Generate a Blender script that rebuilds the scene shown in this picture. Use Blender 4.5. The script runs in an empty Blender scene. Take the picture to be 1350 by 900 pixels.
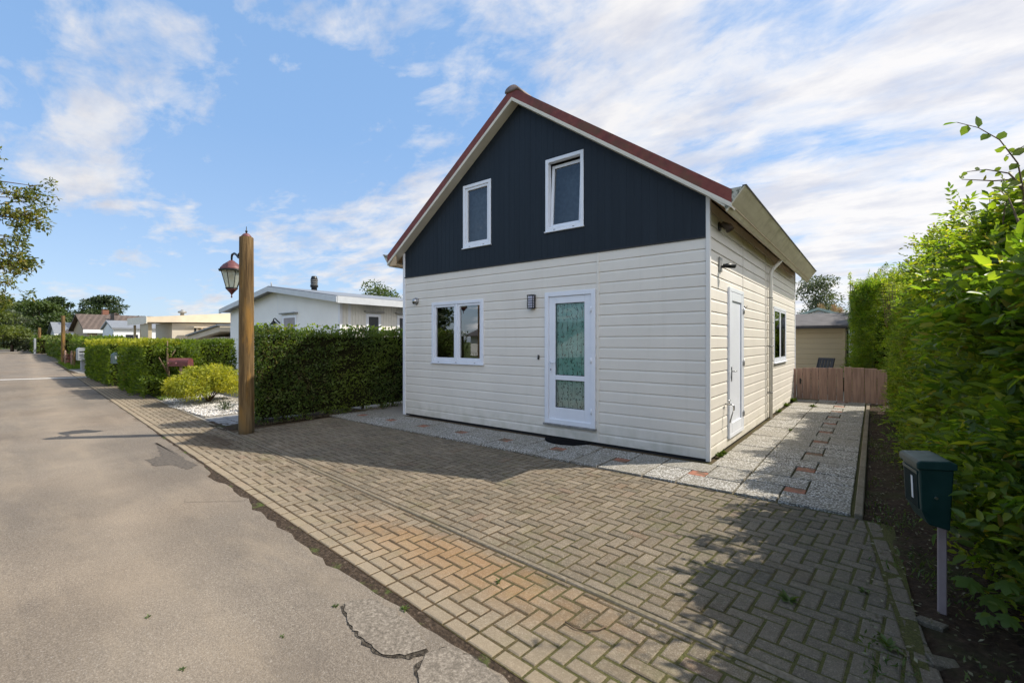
import bpy, math, random
import numpy as np
from mathutils import Vector, Matrix
R = math.radians
random.seed(7); rng = np.random.default_rng(11)
SC = bpy.context.scene
COL = SC.collection

# ------------------------------------------------------------------ helpers
ORG = {}
def link(o, parent=None):
    COL.objects.link(o)
    if parent: o.parent = parent
    return o
def props(o, label=None, cat=None, group=None, kind=None):
    if label: o['label'] = label
    if cat: o['category'] = cat
    if group: o['group'] = group
    if kind: o['kind'] = kind
    return o
def thing(name, label, cat, loc=(0, 0, 0), group=None):
    o = bpy.data.objects.new(name, None); o.empty_display_size = .2
    link(o); o.location = loc; ORG[o.name] = Vector(loc)
    return props(o, label, cat, group)
def org(p): return ORG.get(p.name, Vector((0, 0, 0))) if p else Vector((0, 0, 0))

class MB:
    def __init__(s): s.v = []; s.f = []; s.sm = []
    def add(s, vs, fs, smooth=False):
        b = len(s.v); s.v += [tuple(v) for v in vs]
        s.f += [tuple(b+i for i in f) for f in fs]; s.sm += [smooth]*len(fs)
        return s
    def box(s, x0, x1, y0, y1, z0, z1):
        if x0 > x1: x0, x1 = x1, x0
        if y0 > y1: y0, y1 = y1, y0
        if z0 > z1: z0, z1 = z1, z0
        return s.add([(x0,y0,z0),(x1,y0,z0),(x1,y1,z0),(x0,y1,z0),(x0,y0,z1),(x1,y0,z1),(x1,y1,z1),(x0,y1,z1)],
            [(0,3,2,1),(4,5,6,7),(0,1,5,4),(1,2,6,5),(2,3,7,6),(3,0,4,7)])
    def bbox(s, x0, x1, y0, y1, z0, z1, b=.006):
        # bevelled box: three nested slabs, convex hull style
        if x0 > x1: x0, x1 = x1, x0
        if y0 > y1: y0, y1 = y1, y0
        if z0 > z1: z0, z1 = z1, z0
        b = min(b, (x1-x0)*.45, (y1-y0)*.45, (z1-z0)*.45)
        def ring(z, i): 
            return [(x0+i,y0+b,z) if 0 else None]
        vs = []; 
        def oct(z, k):
            # eight corner points of a chamfered rectangle pulled in by k
            return [(x0+b+k*0, y0+k, z),(x1-b, y0+k, z),(x1-k, y0+b, z),(x1-k, y1-b, z),(x1-b, y1-k, z),(x0+b, y1-k, z),(x0+k, y1-b, z),(x0+k, y0+b, z)]
        vs += oct(z0, b); vs += oct(z0+b, 0); vs += oct(z1-b, 0); vs += oct(z1, b)
        fs = [tuple(range(7, -1, -1)), tuple(range(24, 32))]
        for r in range(3):
            for i in range(8):
                j = (i+1) % 8; fs.append((r*8+i, r*8+j, r*8+8+j, r*8+8+i))
        return s.add(vs, fs)
    def prism(s, poly, axis, a0, a1, smooth=False):
        # poly: list of 2D points; axis 'x': (y,z), 'y': (x,z), 'z': (x,y)
        def p(q, a):
            return (a, q[0], q[1]) if axis == 'x' else (q[0], a, q[1]) if axis == 'y' else (q[0], q[1], a)
        n = len(poly)
        vs = [p(q, a0) for q in poly] + [p(q, a1) for q in poly]
        return s.add(vs, [tuple(range(n-1, -1, -1)), tuple(range(n, 2*n))] + [(i, (i+1) % n, n+(i+1) % n, n+i) for i in range(n)], smooth)
    def tube(s, pts, rad, n=8, cap=True, smooth=True):
        pts = [Vector(p) for p in pts]
        if not hasattr(rad, '__len__'): rad = [rad]*len(pts)
        vs = []; prev = None
        for i, p in enumerate(pts):
            t = (pts[min(i+1, len(pts)-1)] - pts[max(i-1, 0)])
            t = t.normalized() if t.length > 1e-9 else Vector((0,0,1))
            u = prev if prev is not None else (Vector((1,0,0)) if abs(t.x) < .9 else Vector((0,1,0)))
            u = (u - t*u.dot(t)).normalized(); prev = u; w = t.cross(u)
            for k in range(n):
                a = 2*math.pi*k/n; vs.append(p + (u*math.cos(a) + w*math.sin(a))*rad[i])
        fs = []
        for i in range(len(pts)-1):
            for k in range(n):
                k2 = (k+1) % n; fs.append((i*n+k, i*n+k2, (i+1)*n+k2, (i+1)*n+k))
        s.add(vs, fs, smooth)
        if cap:
            b = len(s.v)-len(vs)
            s.f.append(tuple(b+k for k in range(n-1, -1, -1))); s.f.append(tuple(b+(len(pts)-1)*n+k for k in range(n))); s.sm += [False, False]
        return s
    def lathe(s, prof, c, n=16, smooth=True, sc=1.0):
        prof = [(r*sc, z*sc) for r, z in prof]
        return s.tube([(c[0], c[1], c[2]+z) for r, z in prof], [max(r, .0006) for r, z in prof], n, True, smooth)
    def quad(s, a, b, c, d): return s.add([a, b, c, d], [(0, 1, 2, 3)])
    def build(s, name, m, parent=None, label=None, kind=None):
        o0 = org(parent)
        me = bpy.data.meshes.new(name)
        me.from_pydata([(v[0]-o0.x, v[1]-o0.y, v[2]-o0.z) for v in s.v], [], s.f)
        me.polygons.foreach_set('use_smooth', s.sm); me.materials.append(m); me.update()
        o = bpy.data.objects.new(name, me); link(o, parent); ORG[o.name] = o0
        if label: o['label'] = label
        if kind: o['kind'] = kind
        return o
def np_mesh(name, V, F, m, parent=None, smooth=False):
    o0 = org(parent); V = np.asarray(V, dtype=np.float32) - np.array(o0[:], dtype=np.float32)
    F = np.asarray(F, dtype=np.int32); k = F.shape[1]
    me = bpy.data.meshes.new(name)
    me.vertices.add(len(V)); me.vertices.foreach_set('co', V.ravel())
    me.loops.add(F.size); me.loops.foreach_set('vertex_index', F.ravel())
    me.polygons.add(len(F)); me.polygons.foreach_set('loop_start', np.arange(0, F.size, k, dtype=np.int32))
    me.polygons.foreach_set('loop_total', np.full(len(F), k, dtype=np.int32))
    if smooth: me.polygons.foreach_set('use_smooth', np.ones(len(F), dtype=bool))
    me.update(calc_edges=True); me.materials.append(m)
    o = bpy.data.objects.new(name, me); link(o, parent); ORG[o.name] = o0
    return o
def struct(o, kind='structure'): o['kind'] = kind; return o
def copy_tree(o, parent=None, loc=None):
    c = o.copy(); COL.objects.link(c); c.parent = parent
    if loc is not None: c.location = loc
    for ch in list(o.children): copy_tree(ch, c)
    return c

# ------------------------------------------------------------------ materials
class NT:
    def __init__(s, name):
        s.m = bpy.data.materials.new(name); s.m.use_nodes = True; s.t = s.m.node_tree
        s.b = s.t.nodes['Principled BSDF']; s.out = s.t.nodes['Material Output']
        s.geo = s.t.nodes.new('ShaderNodeNewGeometry'); s.tc = s.t.nodes.new('ShaderNodeTexCoord')
        s.pos = s.geo.outputs['Position']; s.rnd = s.geo.outputs['Random Per Island']
    def n(s, t): return s.t.nodes.new(t)
    def l(s, a, b): s.t.links.new(a, b)
    def mapping(s, src=None, scale=(1,1,1), rot=(0,0,0), loc=(0,0,0)):
        n = s.n('ShaderNodeMapping'); s.l(src or s.pos, n.inputs[0]); n.inputs['Scale'].default_value = scale
        n.inputs['Rotation'].default_value = rot; n.inputs['Location'].default_value = loc; return n.outputs[0]
    def noise(s, scale, src=None, detail=4, rough=.55, dist=0, col=False):
        n = s.n('ShaderNodeTexNoise'); s.l(src or s.pos, n.inputs['Vector']); n.inputs['Scale'].default_value = scale
        n.inputs['Detail'].default_value = detail; n.inputs['Roughness'].default_value = rough; n.inputs['Distortion'].default_value = dist
        return n.outputs['Color' if col else 'Fac']
    def vor(s, scale, src=None, feat='F1', out='Distance', rnd=1):
        n = s.n('ShaderNodeTexVoronoi'); n.feature = feat; s.l(src or s.pos, n.inputs['Vector']); n.inputs['Scale'].default_value = scale
        n.inputs['Randomness'].default_value = rnd; return n.outputs[out]
    def ramp(s, fac, stops, interp='LINEAR'):
        n = s.n('ShaderNodeValToRGB'); s.l(fac, n.inputs[0]); cr = n.color_ramp; cr.interpolation = interp
        while len(cr.elements) < len(stops): cr.elements.new(.5)
        for e, (p, c) in zip(cr.elements, stops):
            e.position = p; e.color = (c, c, c, 1) if not hasattr(c, '__len__') else (*c, 1)
        return n.outputs[0]
    def mix(s, fac, a, b, mode='MIX'):
        n = s.n('ShaderNodeMix'); n.data_type = 'RGBA'; n.blend_type = mode; n.clamp_factor = True
        for sock, v in ((n.inputs[0], fac), (n.inputs[6], a), (n.inputs[7], b)):
            if hasattr(v, 'links') or isinstance(v, bpy.types.NodeSocket): s.l(v, sock)
            elif sock == n.inputs[0]: sock.default_value = v
            else: sock.default_value = (*v, 1) if hasattr(v, '__len__') else (v, v, v, 1)
        return n.outputs[2]
    def math(s, op, a, b=0.0, c=None, clamp=False):
        n = s.n('ShaderNodeMath'); n.operation = op; n.use_clamp = clamp
        for i, v in enumerate([a, b] + ([c] if c is not None else [])):
            if isinstance(v, bpy.types.NodeSocket): s.l(v, n.inputs[i])
            else: n.inputs[i].default_value = v
        return n.outputs[0]
    def sep(s, src=None):
        n = s.n('ShaderNodeSeparateXYZ'); s.l(src or s.pos, n.inputs[0]); return n.outputs
    def bump(s, h, strength=.3, dist=.01):
        n = s.n('ShaderNodeBump'); s.l(h, n.inputs['Height']); n.inputs['Strength'].default_value = strength; n.inputs['Distance'].default_value = dist
        s.l(n.outputs[0], s.b.inputs['Normal']); return n.outputs[0]
    def col(s, c):
        if isinstance(c, bpy.types.NodeSocket): s.l(c, s.b.inputs['Base Color'])
        else: s.b.inputs['Base Color'].default_value = (*c, 1)
        return s
    def set(s, rough=.6, metal=0, spec=.5):
        if isinstance(rough, bpy.types.NodeSocket): s.l(rough, s.b.inputs['Roughness'])
        else: s.b.inputs['Roughness'].default_value = rough
        s.b.inputs['Metallic'].default_value = metal; s.b.inputs['Specular IOR Level'].default_value = spec; return s
def simple(name, c, rough=.5, metal=0, var=.12, scale=6, bump=0, bs=60, spec=.5):
    t = NT(name); n = t.noise(scale, detail=5)
    lo = tuple(x*(1-var) for x in c); hi = tuple(min(1, x*(1+var)) for x in c)
    t.col(t.ramp(n, [(.3, lo), (.7, hi)])).set(rough, metal, spec)
    if bump: t.bump(t.noise(bs, detail=4), bump, .005)
    return t.m
def foliage(name, stops, trans=.35, clump=1.4, rough=.5, spec=.35, tip=None, dead=None):
    t = NT(name)
    c = t.ramp(t.rnd, stops)
    cl = t.noise(clump, detail=2)
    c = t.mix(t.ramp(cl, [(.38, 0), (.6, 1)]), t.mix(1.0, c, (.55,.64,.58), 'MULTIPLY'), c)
    if tip:
        c = t.mix(t.ramp(t.noise(clump*.6, src=t.mapping(loc=(7,3,1)), detail=2), [(.5, 0), (.68, 1)]), c, t.mix(.75, c, tip))
    if dead: c = t.mix(t.math('MULTIPLY', t.ramp(t.noise(2.3, src=t.mapping(loc=(1,8,3)), detail=3), [(.60, 0), (.68, 1)]), t.ramp(t.rnd, [(.35,1),(.5,0)])), c, dead)
    # undersides paler
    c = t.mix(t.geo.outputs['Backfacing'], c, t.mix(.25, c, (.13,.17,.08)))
    t.col(c).set(rough, 0, spec)
    tr = t.n('ShaderNodeBsdfTranslucent'); t.l(t.mix(1.0, c, (1.7,1.7,.6), 'MULTIPLY'), tr.inputs[0])
    ms = t.n('ShaderNodeMixShader'); ms.inputs[0].default_value = trans
    t.l(t.b.outputs[0], ms.inputs[1]); t.l(tr.outputs[0], ms.inputs[2]); t.l(ms.outputs[0], t.out.inputs[0])
    return t.m
def glassmat(name, tint=(.8,.85,.85), k1=1.25, k0=.05, gloss=.92):
    t = NT(name); t.t.nodes.remove(t.b)
    fr = t.n('ShaderNodeFresnel'); fr.inputs[0].default_value = 1.52
    k = t.math('ADD', t.math('MULTIPLY', fr.outputs[0], k1), k0, clamp=True)
    tr = t.n('ShaderNodeBsdfTransparent'); tr.inputs[0].default_value = (*tint, 1)
    gl = t.n('ShaderNodeBsdfGlossy'); gl.inputs[0].default_value = (gloss, gloss, gloss, 1); gl.inputs['Roughness'].default_value = .015
    ms = t.n('ShaderNodeMixShader'); t.l(k, ms.inputs[0]); t.l(tr.outputs[0], ms.inputs[1]); t.l(gl.outputs[0], ms.inputs[2]); t.l(ms.outputs[0], t.out.inputs[0])
    return t.m

M = {}
# -- cladding of the house: cream plastic-coated boards with faint streaks and dirt towards the foot
def siding(name, base, dirt=.25, grain=True):
    t = NT(name); v = t.noise(1.3, detail=4); fine = t.noise(1.0, src=t.mapping(scale=(3,3,60)), detail=4)
    c = t.ramp(v, [(.3, tuple(x*.95 for x in base)), (.7, tuple(min(1, x*1.04) for x in base))])
    c = t.mix(t.ramp(fine, [(.35, .05), (.7, 0)]), c, tuple(x*.7 for x in base))
    streak = t.ramp(t.noise(1.0, src=t.mapping(scale=(9,9,.7)), detail=5), [(.56, 0), (.8, dirt*.45)])
    c = t.mix(streak, c, (.36,.33,.26))
    z = t.sep()[2]
    foot = t.math('MULTIPLY', t.math('SUBTRACT', 1.0, t.math('DIVIDE', z, .45), clamp=True), t.ramp(t.noise(5, detail=5), [(.4, .1), (.65, .9)]))
    c = t.mix(t.math('MULTIPLY', foot, .40), c, (.27,.27,.15))
    t.col(c).set(.42, 0, .4)
    t.bump(t.noise(1.0, src=t.mapping(scale=(12,12,160)), detail=3), .25, .002)
    return t.m
M['siding'] = siding('cream_siding', (.735,.692,.62))
M['siding_white'] = siding('white_siding', (.84,.83,.80), .06)
M['trim'] = simple('white_trim', (.74,.755,.79), .35, var=.04, scale=3)
M['trim_cream'] = simple('cream_trim', (.66,.62,.53), .5, var=.08, scale=4)
M['corner'] = simple('cream_corner_board', (.70,.68,.64), .4, var=.04, scale=3)
M['upvc'] = simple('window_frame_white', (.74,.77,.83), .28, var=.03, scale=3)
t = NT('navy_cladding'); s = t.noise(1.0, src=t.mapping(scale=(7,7,.5)), detail=4)
t.col(t.mix(t.ramp(t.noise(.9, detail=4), [(.35,0),(.7,1)]), t.ramp(s, [(.3,(.0075,.0125,.019)),(.75,(.0135,.021,.030))]), (.0095,.015,.0225))).set(.5, 0, .28)
t.bump(t.noise(40, detail=3), .08, .003); M['navy'] = t.m
t = NT('red_rake_board'); a = t.noise(1.0, src=t.mapping(scale=(2.2,2,2.2)), detail=6, rough=.65)
c = t.ramp(t.noise(9, detail=5), [(.3,(.13,.026,.018)),(.7,(.21,.05,.032))])
c = t.mix(t.ramp(a, [(.5,0),(.66,.75)]), c, (.085,.06,.02)); t.col(c).set(.5, 0, .4); t.bump(t.noise(25, detail=4), .2, .004); M['rake'] = t.m
t = NT('roof_tiles'); c = t.ramp(t.noise(3, detail=6), [(.3,(.09,.03,.02)),(.7,(.16,.055,.035))])
c = t.mix(t.ramp(t.noise(1.2, detail=6, rough=.7), [(.55,0),(.7,.7)]), c, (.09,.09,.03)); t.col(c).set(.6); M['roof'] = t.m
M['ridge'] = simple('ridge_cap', (.16,.12,.11), .7, var=.35, scale=8, bump=.3)
t = NT('soffit_wood'); w = t.noise(1.0, src=t.mapping(scale=(30,1.0,30)), detail=5)
t.col(t.mix(t.ramp(t.noise(1.4, detail=4), [(.5,0),(.72,.6)]), t.ramp(w, [(.3,(.40,.27,.15)),(.7,(.56,.42,.26))]), (.24,.12,.05))).set(.6); M['soffit'] = t.m
t = NT('gutter_cream'); c = t.ramp(t.noise(1.0, src=t.mapping(scale=(2,1.2,14)), detail=5), [(.3,(.46,.40,.28)),(.7,(.60,.54,.40))])
c = t.mix(t.ramp(t.noise(3, detail=6, rough=.7), [(.52,0),(.7,.55)]), c, (.2,.17,.09)); t.col(c).set(.5); M['gutter'] = t.m
t = NT('gutter_end_mossy'); c = t.mix(t.ramp(t.noise(16, detail=6, rough=.7), [(.45,0),(.58,1)]), (.42,.42,.36), (.045,.055,.03)); t.col(c).set(.8); M['gutter_end'] = t.m
M['black'] = simple('black_plastic', (.012,.012,.014), .45, var=.2)
M['iron'] = simple('black_iron', (.012,.014,.014), .4, .3, var=.3, scale=20)
M['steel'] = simple('brushed_steel', (.45,.45,.45), .28, 1, var=.15, scale=10)
M['greymetal'] = simple('weathered_grey_metal', (.26,.26,.25), .5, .4, var=.3, scale=12)
M['dull'] = simple('interior_wall', (.12,.115,.11), .9)
M['room'] = simple('room_floor', (.06,.045,.03), .6)
M['glass'] = glassmat('window_glass', k1=2.6, k0=.10)
M['glass_door'] = glassmat('door_glass', (.93,.96,.95), k1=.9, k0=.03)
M['glass_up'] = glassmat('upper_window_glass', (.7,.75,.78), k1=1.1, k0=.04)
t = NT('lantern_glass'); tr = t.n('ShaderNodeBsdfTranslucent'); tr.inputs[0].default_value = (.85,.83,.68,1); t.col((.62,.62,.52)).set(.15)
tp_ = t.n('ShaderNodeBsdfTransparent'); tp_.inputs[0].default_value = (.9,.9,.8,1)
m1 = t.n('ShaderNodeMixShader'); m1.inputs[0].default_value = .5; t.l(t.b.outputs[0], m1.inputs[1]); t.l(tr.outputs[0], m1.inputs[2])
m2 = t.n('ShaderNodeMixShader'); m2.inputs[0].default_value = .35; t.l(m1.outputs[0], m2.inputs[1]); t.l(tp_.outputs[0], m2.inputs[2]); t.l(m2.outputs[0], t.out.inputs[0]); M['glass_lamp'] = t.m
# curtain printed with twining stems
t = NT('printed_curtain'); P3 = t.mapping(src=t.pos, scale=(1,0,1))
d1 = t.noise(7, src=P3, detail=2, col=True)
mm = t.n('ShaderNodeVectorMath'); mm.operation = 'MULTIPLY_ADD'; t.l(d1, mm.inputs[0]); mm.inputs[1].default_value = (.13,0,.10); t.l(P3, mm.inputs[2])
vv = t.vor(11, src=mm.outputs[0], feat='DISTANCE_TO_EDGE')
wv = t.n('ShaderNodeTexWave'); t.l(mm.outputs[0], wv.inputs['Vector']); wv.wave_type = 'BANDS'; wv.bands_direction = 'X'; wv.inputs['Scale'].default_value = 3.2; wv.inputs['Distortion'].default_value = 2.0; wv.inputs['Detail'].default_value = 1
sx_ = t.sep(mm.outputs[0]); cell = t.math('PINGPONG', sx_[0], .045)
stem_ = t.ramp(t.math('DIVIDE', cell, .045), [(.06,1),(.15,0)])
stem_ = t.math('MULTIPLY', stem_, t.ramp(t.noise(11, src=P3), [(.42,0),(.47,1)]))
v2 = t.vor(17, src=P3, rnd=.55); ring = t.ramp(v2, [(.17,0),(.23,1),(.33,1),(.39,0)])
half = t.ramp(t.noise(30, src=t.mapping(src=P3, loc=(3,1,5)), detail=1), [(.47,0),(.52,1)])
dot = t.ramp(t.vor(34, src=t.mapping(src=P3, loc=(1,0,2)), rnd=.8), [(.12,1),(.17,0)])
line = t.math('MAXIMUM', t.math('MAXIMUM', stem_, t.math('MULTIPLY', ring, half)), t.math('MULTIPLY', dot, .8))
z = t.sep()[2]
base = t.mix(t.math('DIVIDE', t.math('SUBTRACT', z, .5), .55, clamp=True), (.52,.54,.46), (.20,.44,.40))
base = t.mix(t.ramp(t.noise(5, src=P3), [(.35,0),(.65,1)]), base, t.mix(.5, base, (.45,.66,.62)))
t.col(t.mix(t.math('MULTIPLY', line, .9), base, (.02,.045,.04))).set(.8, 0, .2)
M['curtain'] = t.m
M['net'] = simple('net_curtain', (.10,.115,.13), .9, var=.4, scale=14)
M['paleblind'] = simple('pale_curtain', (.33,.31,.32), .9, var=.15)
# -- ground materials
t = NT('asphalt'); X = t.sep()
agg = t.vor(210); agg2 = t.noise(120, detail=3); big = t.noise(.55, detail=5, rough=.6)
agg3 = t.noise(48, detail=5, rough=.75)
c = t.ramp(t.math('ADD', t.math('MULTIPLY', agg2, .5), t.math('MULTIPLY', agg3, .5)), [(.32,(.085,.07,.054)),(.5,(.185,.155,.122)),(.70,(.33,.285,.23))])
c = t.mix(t.ramp(t.vor(150, out='Color'), [(.86,0),(.90,.5)]), c, (.36,.33,.29))
c = t.mix(t.ramp(big, [(.35,.0),(.65,.8)]), c, t.mix(1, c, (.70,.69,.69), 'MULTIPLY'))
c = t.mix(t.ramp(t.noise(2.3, src=t.mapping(loc=(9,2,0)), detail=7, rough=.75), [(.52,0),(.70,.55)]), c, (.11,.092,.074))
c = t.mix(t.ramp(t.noise(.35, src=t.mapping(loc=(4,9,0)), detail=3), [(.45,0),(.7,.45)]), c, t.mix(1, c, (1.25,1.12,.98), 'MULTIPLY'))
# wheel tracks along the lane
yy = t.math('ADD', t.math('ADD', X[1], t.math('MULTIPLY', X[0], .079)), 4.62)   # 0 at the edge, negative over the road
yn = t.math('ADD', yy, t.math('MULTIPLY', t.math('SUBTRACT', t.noise(1.6, detail=6, rough=.7), .5), .55))
edge = t.ramp(t.math('MULTIPLY_ADD', yn, 3.2, .9, clamp=True), [(.70,0),(.85,.3),(.97,.9)])
soil = t.ramp(t.noise(70, detail=4), [(.3,(.035,.026,.017)),(.7,(.12,.092,.062))])
c = t.mix(t.math('MULTIPLY', edge, .9), c, soil)
track = t.ramp(t.math('ABSOLUTE', t.math('ADD', yy, 1.1)), [(.1,.28),(.5,0)])
c = t.mix(t.math('MULTIPLY', track, t.ramp(t.noise(1.3, detail=5), [(.35,.3),(.65,1)])), c, (.40,.32,.23))
tr2 = t.ramp(t.math('ABSOLUTE', t.math('ADD', yy, 2.5)), [(.1,.22),(.6,0)])
c = t.mix(tr2, c, (.12,.10,.08))
c = t.mix(t.ramp(t.noise(1.0, src=t.mapping(scale=(.5,2.2,1), rot=(0,0,-.08)), detail=6, rough=.7), [(.5,0),(.72,.4)]), c, (.30,.24,.17))
crk = t.ramp(t.vor(1.1, src=t.mapping(scale=(.5,1,1)), feat='DISTANCE_TO_EDGE'), [(.002,1),(.006,0)])
c = t.mix(t.math('MULTIPLY', t.math('MULTIPLY', .0 if False else crk, t.ramp(t.noise(.7, detail=2), [(.60,0),(.66,1)])), .5), c, (.05,.042,.034))
t.col(c).set(.88, 0, .3)
t.bump(t.math('SUBTRACT', t.math('MULTIPLY', agg2, 1.0), t.math('MULTIPLY', edge, 1.3)), .55, .01); M['asphalt'] = t.m
t = NT('asphalt_patch'); c = t.ramp(t.noise(55, detail=5, rough=.75), [(.3,(.07,.06,.047)),(.5,(.165,.14,.112)),(.7,(.31,.27,.22))]); t.col(c).set(.9,0,.3); t.bump(t.noise(120,detail=3), .5, .006); M['patch'] = t.m
t = NT('loose_tar'); c = t.ramp(t.noise(45, detail=6, rough=.75), [(.38,(.02,.016,.012)),(.55,(.07,.058,.044)),(.68,(.19,.165,.13))]); t.col(c).set(.95,0,.2); t.bump(t.noise(60,detail=5), 1, .02); M['tar'] = t.m
t = NT('gutter_soil'); c = t.ramp(t.noise(38, detail=6, rough=.7), [(.3,(.018,.013,.009)),(.55,(.055,.038,.025)),(.75,(.17,.13,.10))])
c = t.mix(t.ramp(t.noise(2.2, detail=6, rough=.7), [(.56,0),(.64,.8)]), c, (.07,.10,.02)); t.col(c).set(.95,0,.2); t.bump(t.noise(50, detail=5), 1, .02); M['gutter_soil'] = t.m
# bricks: every brick its own tone, gritty aggregate, rusty and dark stains with their own outline
def brickmat(name, rust):
    t = NT(name); X = t.sep()
    c = t.ramp(t.rnd, [(0,(.12,.098,.070)),(.35,(.20,.16,.112)),(.7,(.155,.122,.086)),(.95,(.235,.19,.135)),(1,(.17,.115,.078))])
    g = t.noise(130, detail=4, rough=.75)
    c = t.mix(t.ramp(g, [(.35,.75),(.5,0)]), c, (.07,.06,.045))
    c = t.mix(t.ramp(g, [(.56,0),(.68,.8)]), c, (.46,.42,.35))
    big = t.noise(.9, detail=5, rough=.65)
    c = t.mix(t.ramp(big, [(.45,0),(.7,.5)]), c, (.085,.075,.055))
    c = t.mix(t.ramp(t.noise(1.0, src=t.mapping(scale=(1.4,3.2,1), loc=(2,5,0)), detail=6, rough=.72), [(.5,0),(.7,.5)]), c, (.13,.09,.05))
    c = t.mix(t.ramp(t.noise(34, detail=4, rough=.7), [(.5,0),(.7,.5)]), c, (.34,.285,.205))
    c = t.mix(t.ramp(t.noise(2.6, src=t.mapping(loc=(3,1,0)), detail=6, rough=.7), [(.54,0),(.72,.5)]), c, (.12,.12,.05))
    if rust:
        dx = t.math('DIVIDE', t.math('ADD', X[0], .75), 1.5); dy = t.math('DIVIDE', t.math('ADD', X[1], 4.05), .38)
        r = t.math('SQRT', t.math('ADD', t.math('MULTIPLY', dx, dx), t.math('MULTIPLY', dy, dy)))
        r = t.math('ADD', r, t.math('MULTIPLY', t.math('SUBTRACT', t.noise(2.5, detail=5, rough=.7), .5), 1.6))
        c = t.mix(t.ramp(r, [(.4,.5),(1.1,0)]), c, t.mix(.6, c, (.40,.20,.06)))
        # dark brown patch on the bricks by the lamp post
        dx = t.math('DIVIDE', t.math('ADD', X[0], 6.7), 1.05); dy = t.math('DIVIDE', t.math('ADD', X[1], 3.72), .36)
        r = t.math('SQRT', t.math('ADD', t.math('MULTIPLY', dx, dx), t.math('MULTIPLY', dy, dy)))
        r = t.math('ADD', r, t.math('MULTIPLY', t.math('SUBTRACT', t.noise(3.5, detail=5, rough=.7), .5), 1.2))
        c = t.mix(t.ramp(r, [(.7,.8),(1.0,0)]), c, (.075,.05,.03))
        # sand rubbed over the outer rows
        dd = t.math('ADD', t.math('ADD', X[1], t.math('MULTIPLY', X[0], .079)), 4.62)
        c = t.mix(t.ramp(t.math('ADD', dd, t.math('MULTIPLY', t.noise(2), .3)), [(.1,.5),(.7,0)]), c, (.36,.29,.2))
    else:
        # older, greyer and mossier towards the right-hand bed
        k = t.math('ADD', t.math('DIVIDE', t.math('ADD', X[0], .4), 2.0), t.math('MULTIPLY', t.math('SUBTRACT', t.noise(2.2, detail=5), .5), 1.0))
        c = t.mix(t.ramp(k, [(.1,0),(.75,.6)]), c, t.mix(.5, c, (.075,.075,.065)))
    t.col(c).set(.9, 0, .2); t.bump(g, .8, .006); return t.m
M['brick'] = brickmat('driveway_bricks', False); M['brick_strip'] = brickmat('verge_bricks', True)
t = NT('joint_sand'); c = t.ramp(t.noise(60, detail=4), [(.3,(.04,.028,.016)),(.7,(.115,.080,.045))])
X = t.sep()
k = t.math('ADD', t.math('MULTIPLY', X[0], .16), t.math('MULTIPLY', t.noise(1.7, detail=6, rough=.7), 1.2))
c = t.mix(t.ramp(k, [(.46,0),(.85,.7)]), c, t.ramp(t.noise(120, detail=3), [(.3,(.035,.042,.012)),(.7,(.11,.12,.03))])); t.col(c).set(.95,0,.2); t.bump(t.noise(90), .8, .01); M['joint'] = t.m
t = NT('washed_gravel_slab'); v = t.vor(62, out='Color'); vd = t.vor(62)
c = t.ramp(v, [(.2,(.12,.105,.085)),(.4,(.33,.31,.27)),(.6,(.55,.53,.49)),(1,(.74,.73,.70))])
c = t.mix(t.ramp(vd, [(.42,0),(.62,.85)]), c, (.09,.08,.065))
c = t.mix(t.ramp(t.noise(1.8, detail=5, rough=.7), [(.46,0),(.7,.6)]), c, (.19,.17,.12))
t.col(t.mix(t.math('MULTIPLY', t.rnd, .55), c, (.22,.20,.16))).set(.8,0,.35); t.bump(t.math('SUBTRACT', 1.0, vd), .5, .005); M['slab'] = t.m
t = NT('red_insert_tile'); c = t.ramp(t.noise(30, detail=5), [(.3,(.20,.07,.04)),(.7,(.36,.15,.09))])
c = t.mix(t.ramp(t.noise(3.2, detail=5), [(.5,0),(.62,.85)]), c, (.09,.07,.04)); t.col(c).set(.85); M['redtile'] = t.m
t = NT('concrete_kerb'); c = t.ramp(t.noise(45, detail=5), [(.3,(.12,.098,.068)),(.7,(.225,.19,.14))])
c = t.mix(t.ramp(t.noise(2, detail=6, rough=.7), [(.45,0),(.7,.7)]), c, (.10,.085,.04)); t.col(c).set(.9,0,.3); t.bump(t.noise(80), .4, .004); M['kerb'] = t.m
t = NT('dark_soil'); c = t.ramp(t.noise(24, detail=7, rough=.7), [(.3,(.022,.014,.009)),(.55,(.06,.038,.024)),(.75,(.11,.075,.05))])
c = t.mix(t.ramp(t.noise(1.8, detail=6, rough=.7), [(.5,0),(.66,.6)]), c, (.05,.06,.018)); t.col(c).set(.95,0,.2); t.bump(t.noise(30, detail=6, rough=.7), 1, .04); M['soil'] = t.m
t = NT('grass_ground'); c = t.ramp(t.noise(3, detail=7, rough=.7), [(.3,(.045,.06,.015)),(.7,(.11,.14,.035))]); t.col(c).set(.95,0,.2); t.bump(t.noise(60, detail=4), 1, .03); M['grass'] = t.m
t = NT('white_pebble'); t.col(t.ramp(t.rnd, [(0,(.22,.20,.17)),(.45,(.42,.39,.35)),(1,(.72,.70,.66))])).set(.7); M['pebble'] = t.m
M['gravelbase'] = simple('gravel_base', (.24,.22,.19), .9, var=.4, scale=60, bump=.6)
M['greyslab'] = simple('grey_paving', (.22,.22,.225), .8, var=.2, scale=8, bump=.2)
M['whiteline'] = simple('road_paint', (.72,.70,.66), .7, var=.15, scale=14, bump=.2)
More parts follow.
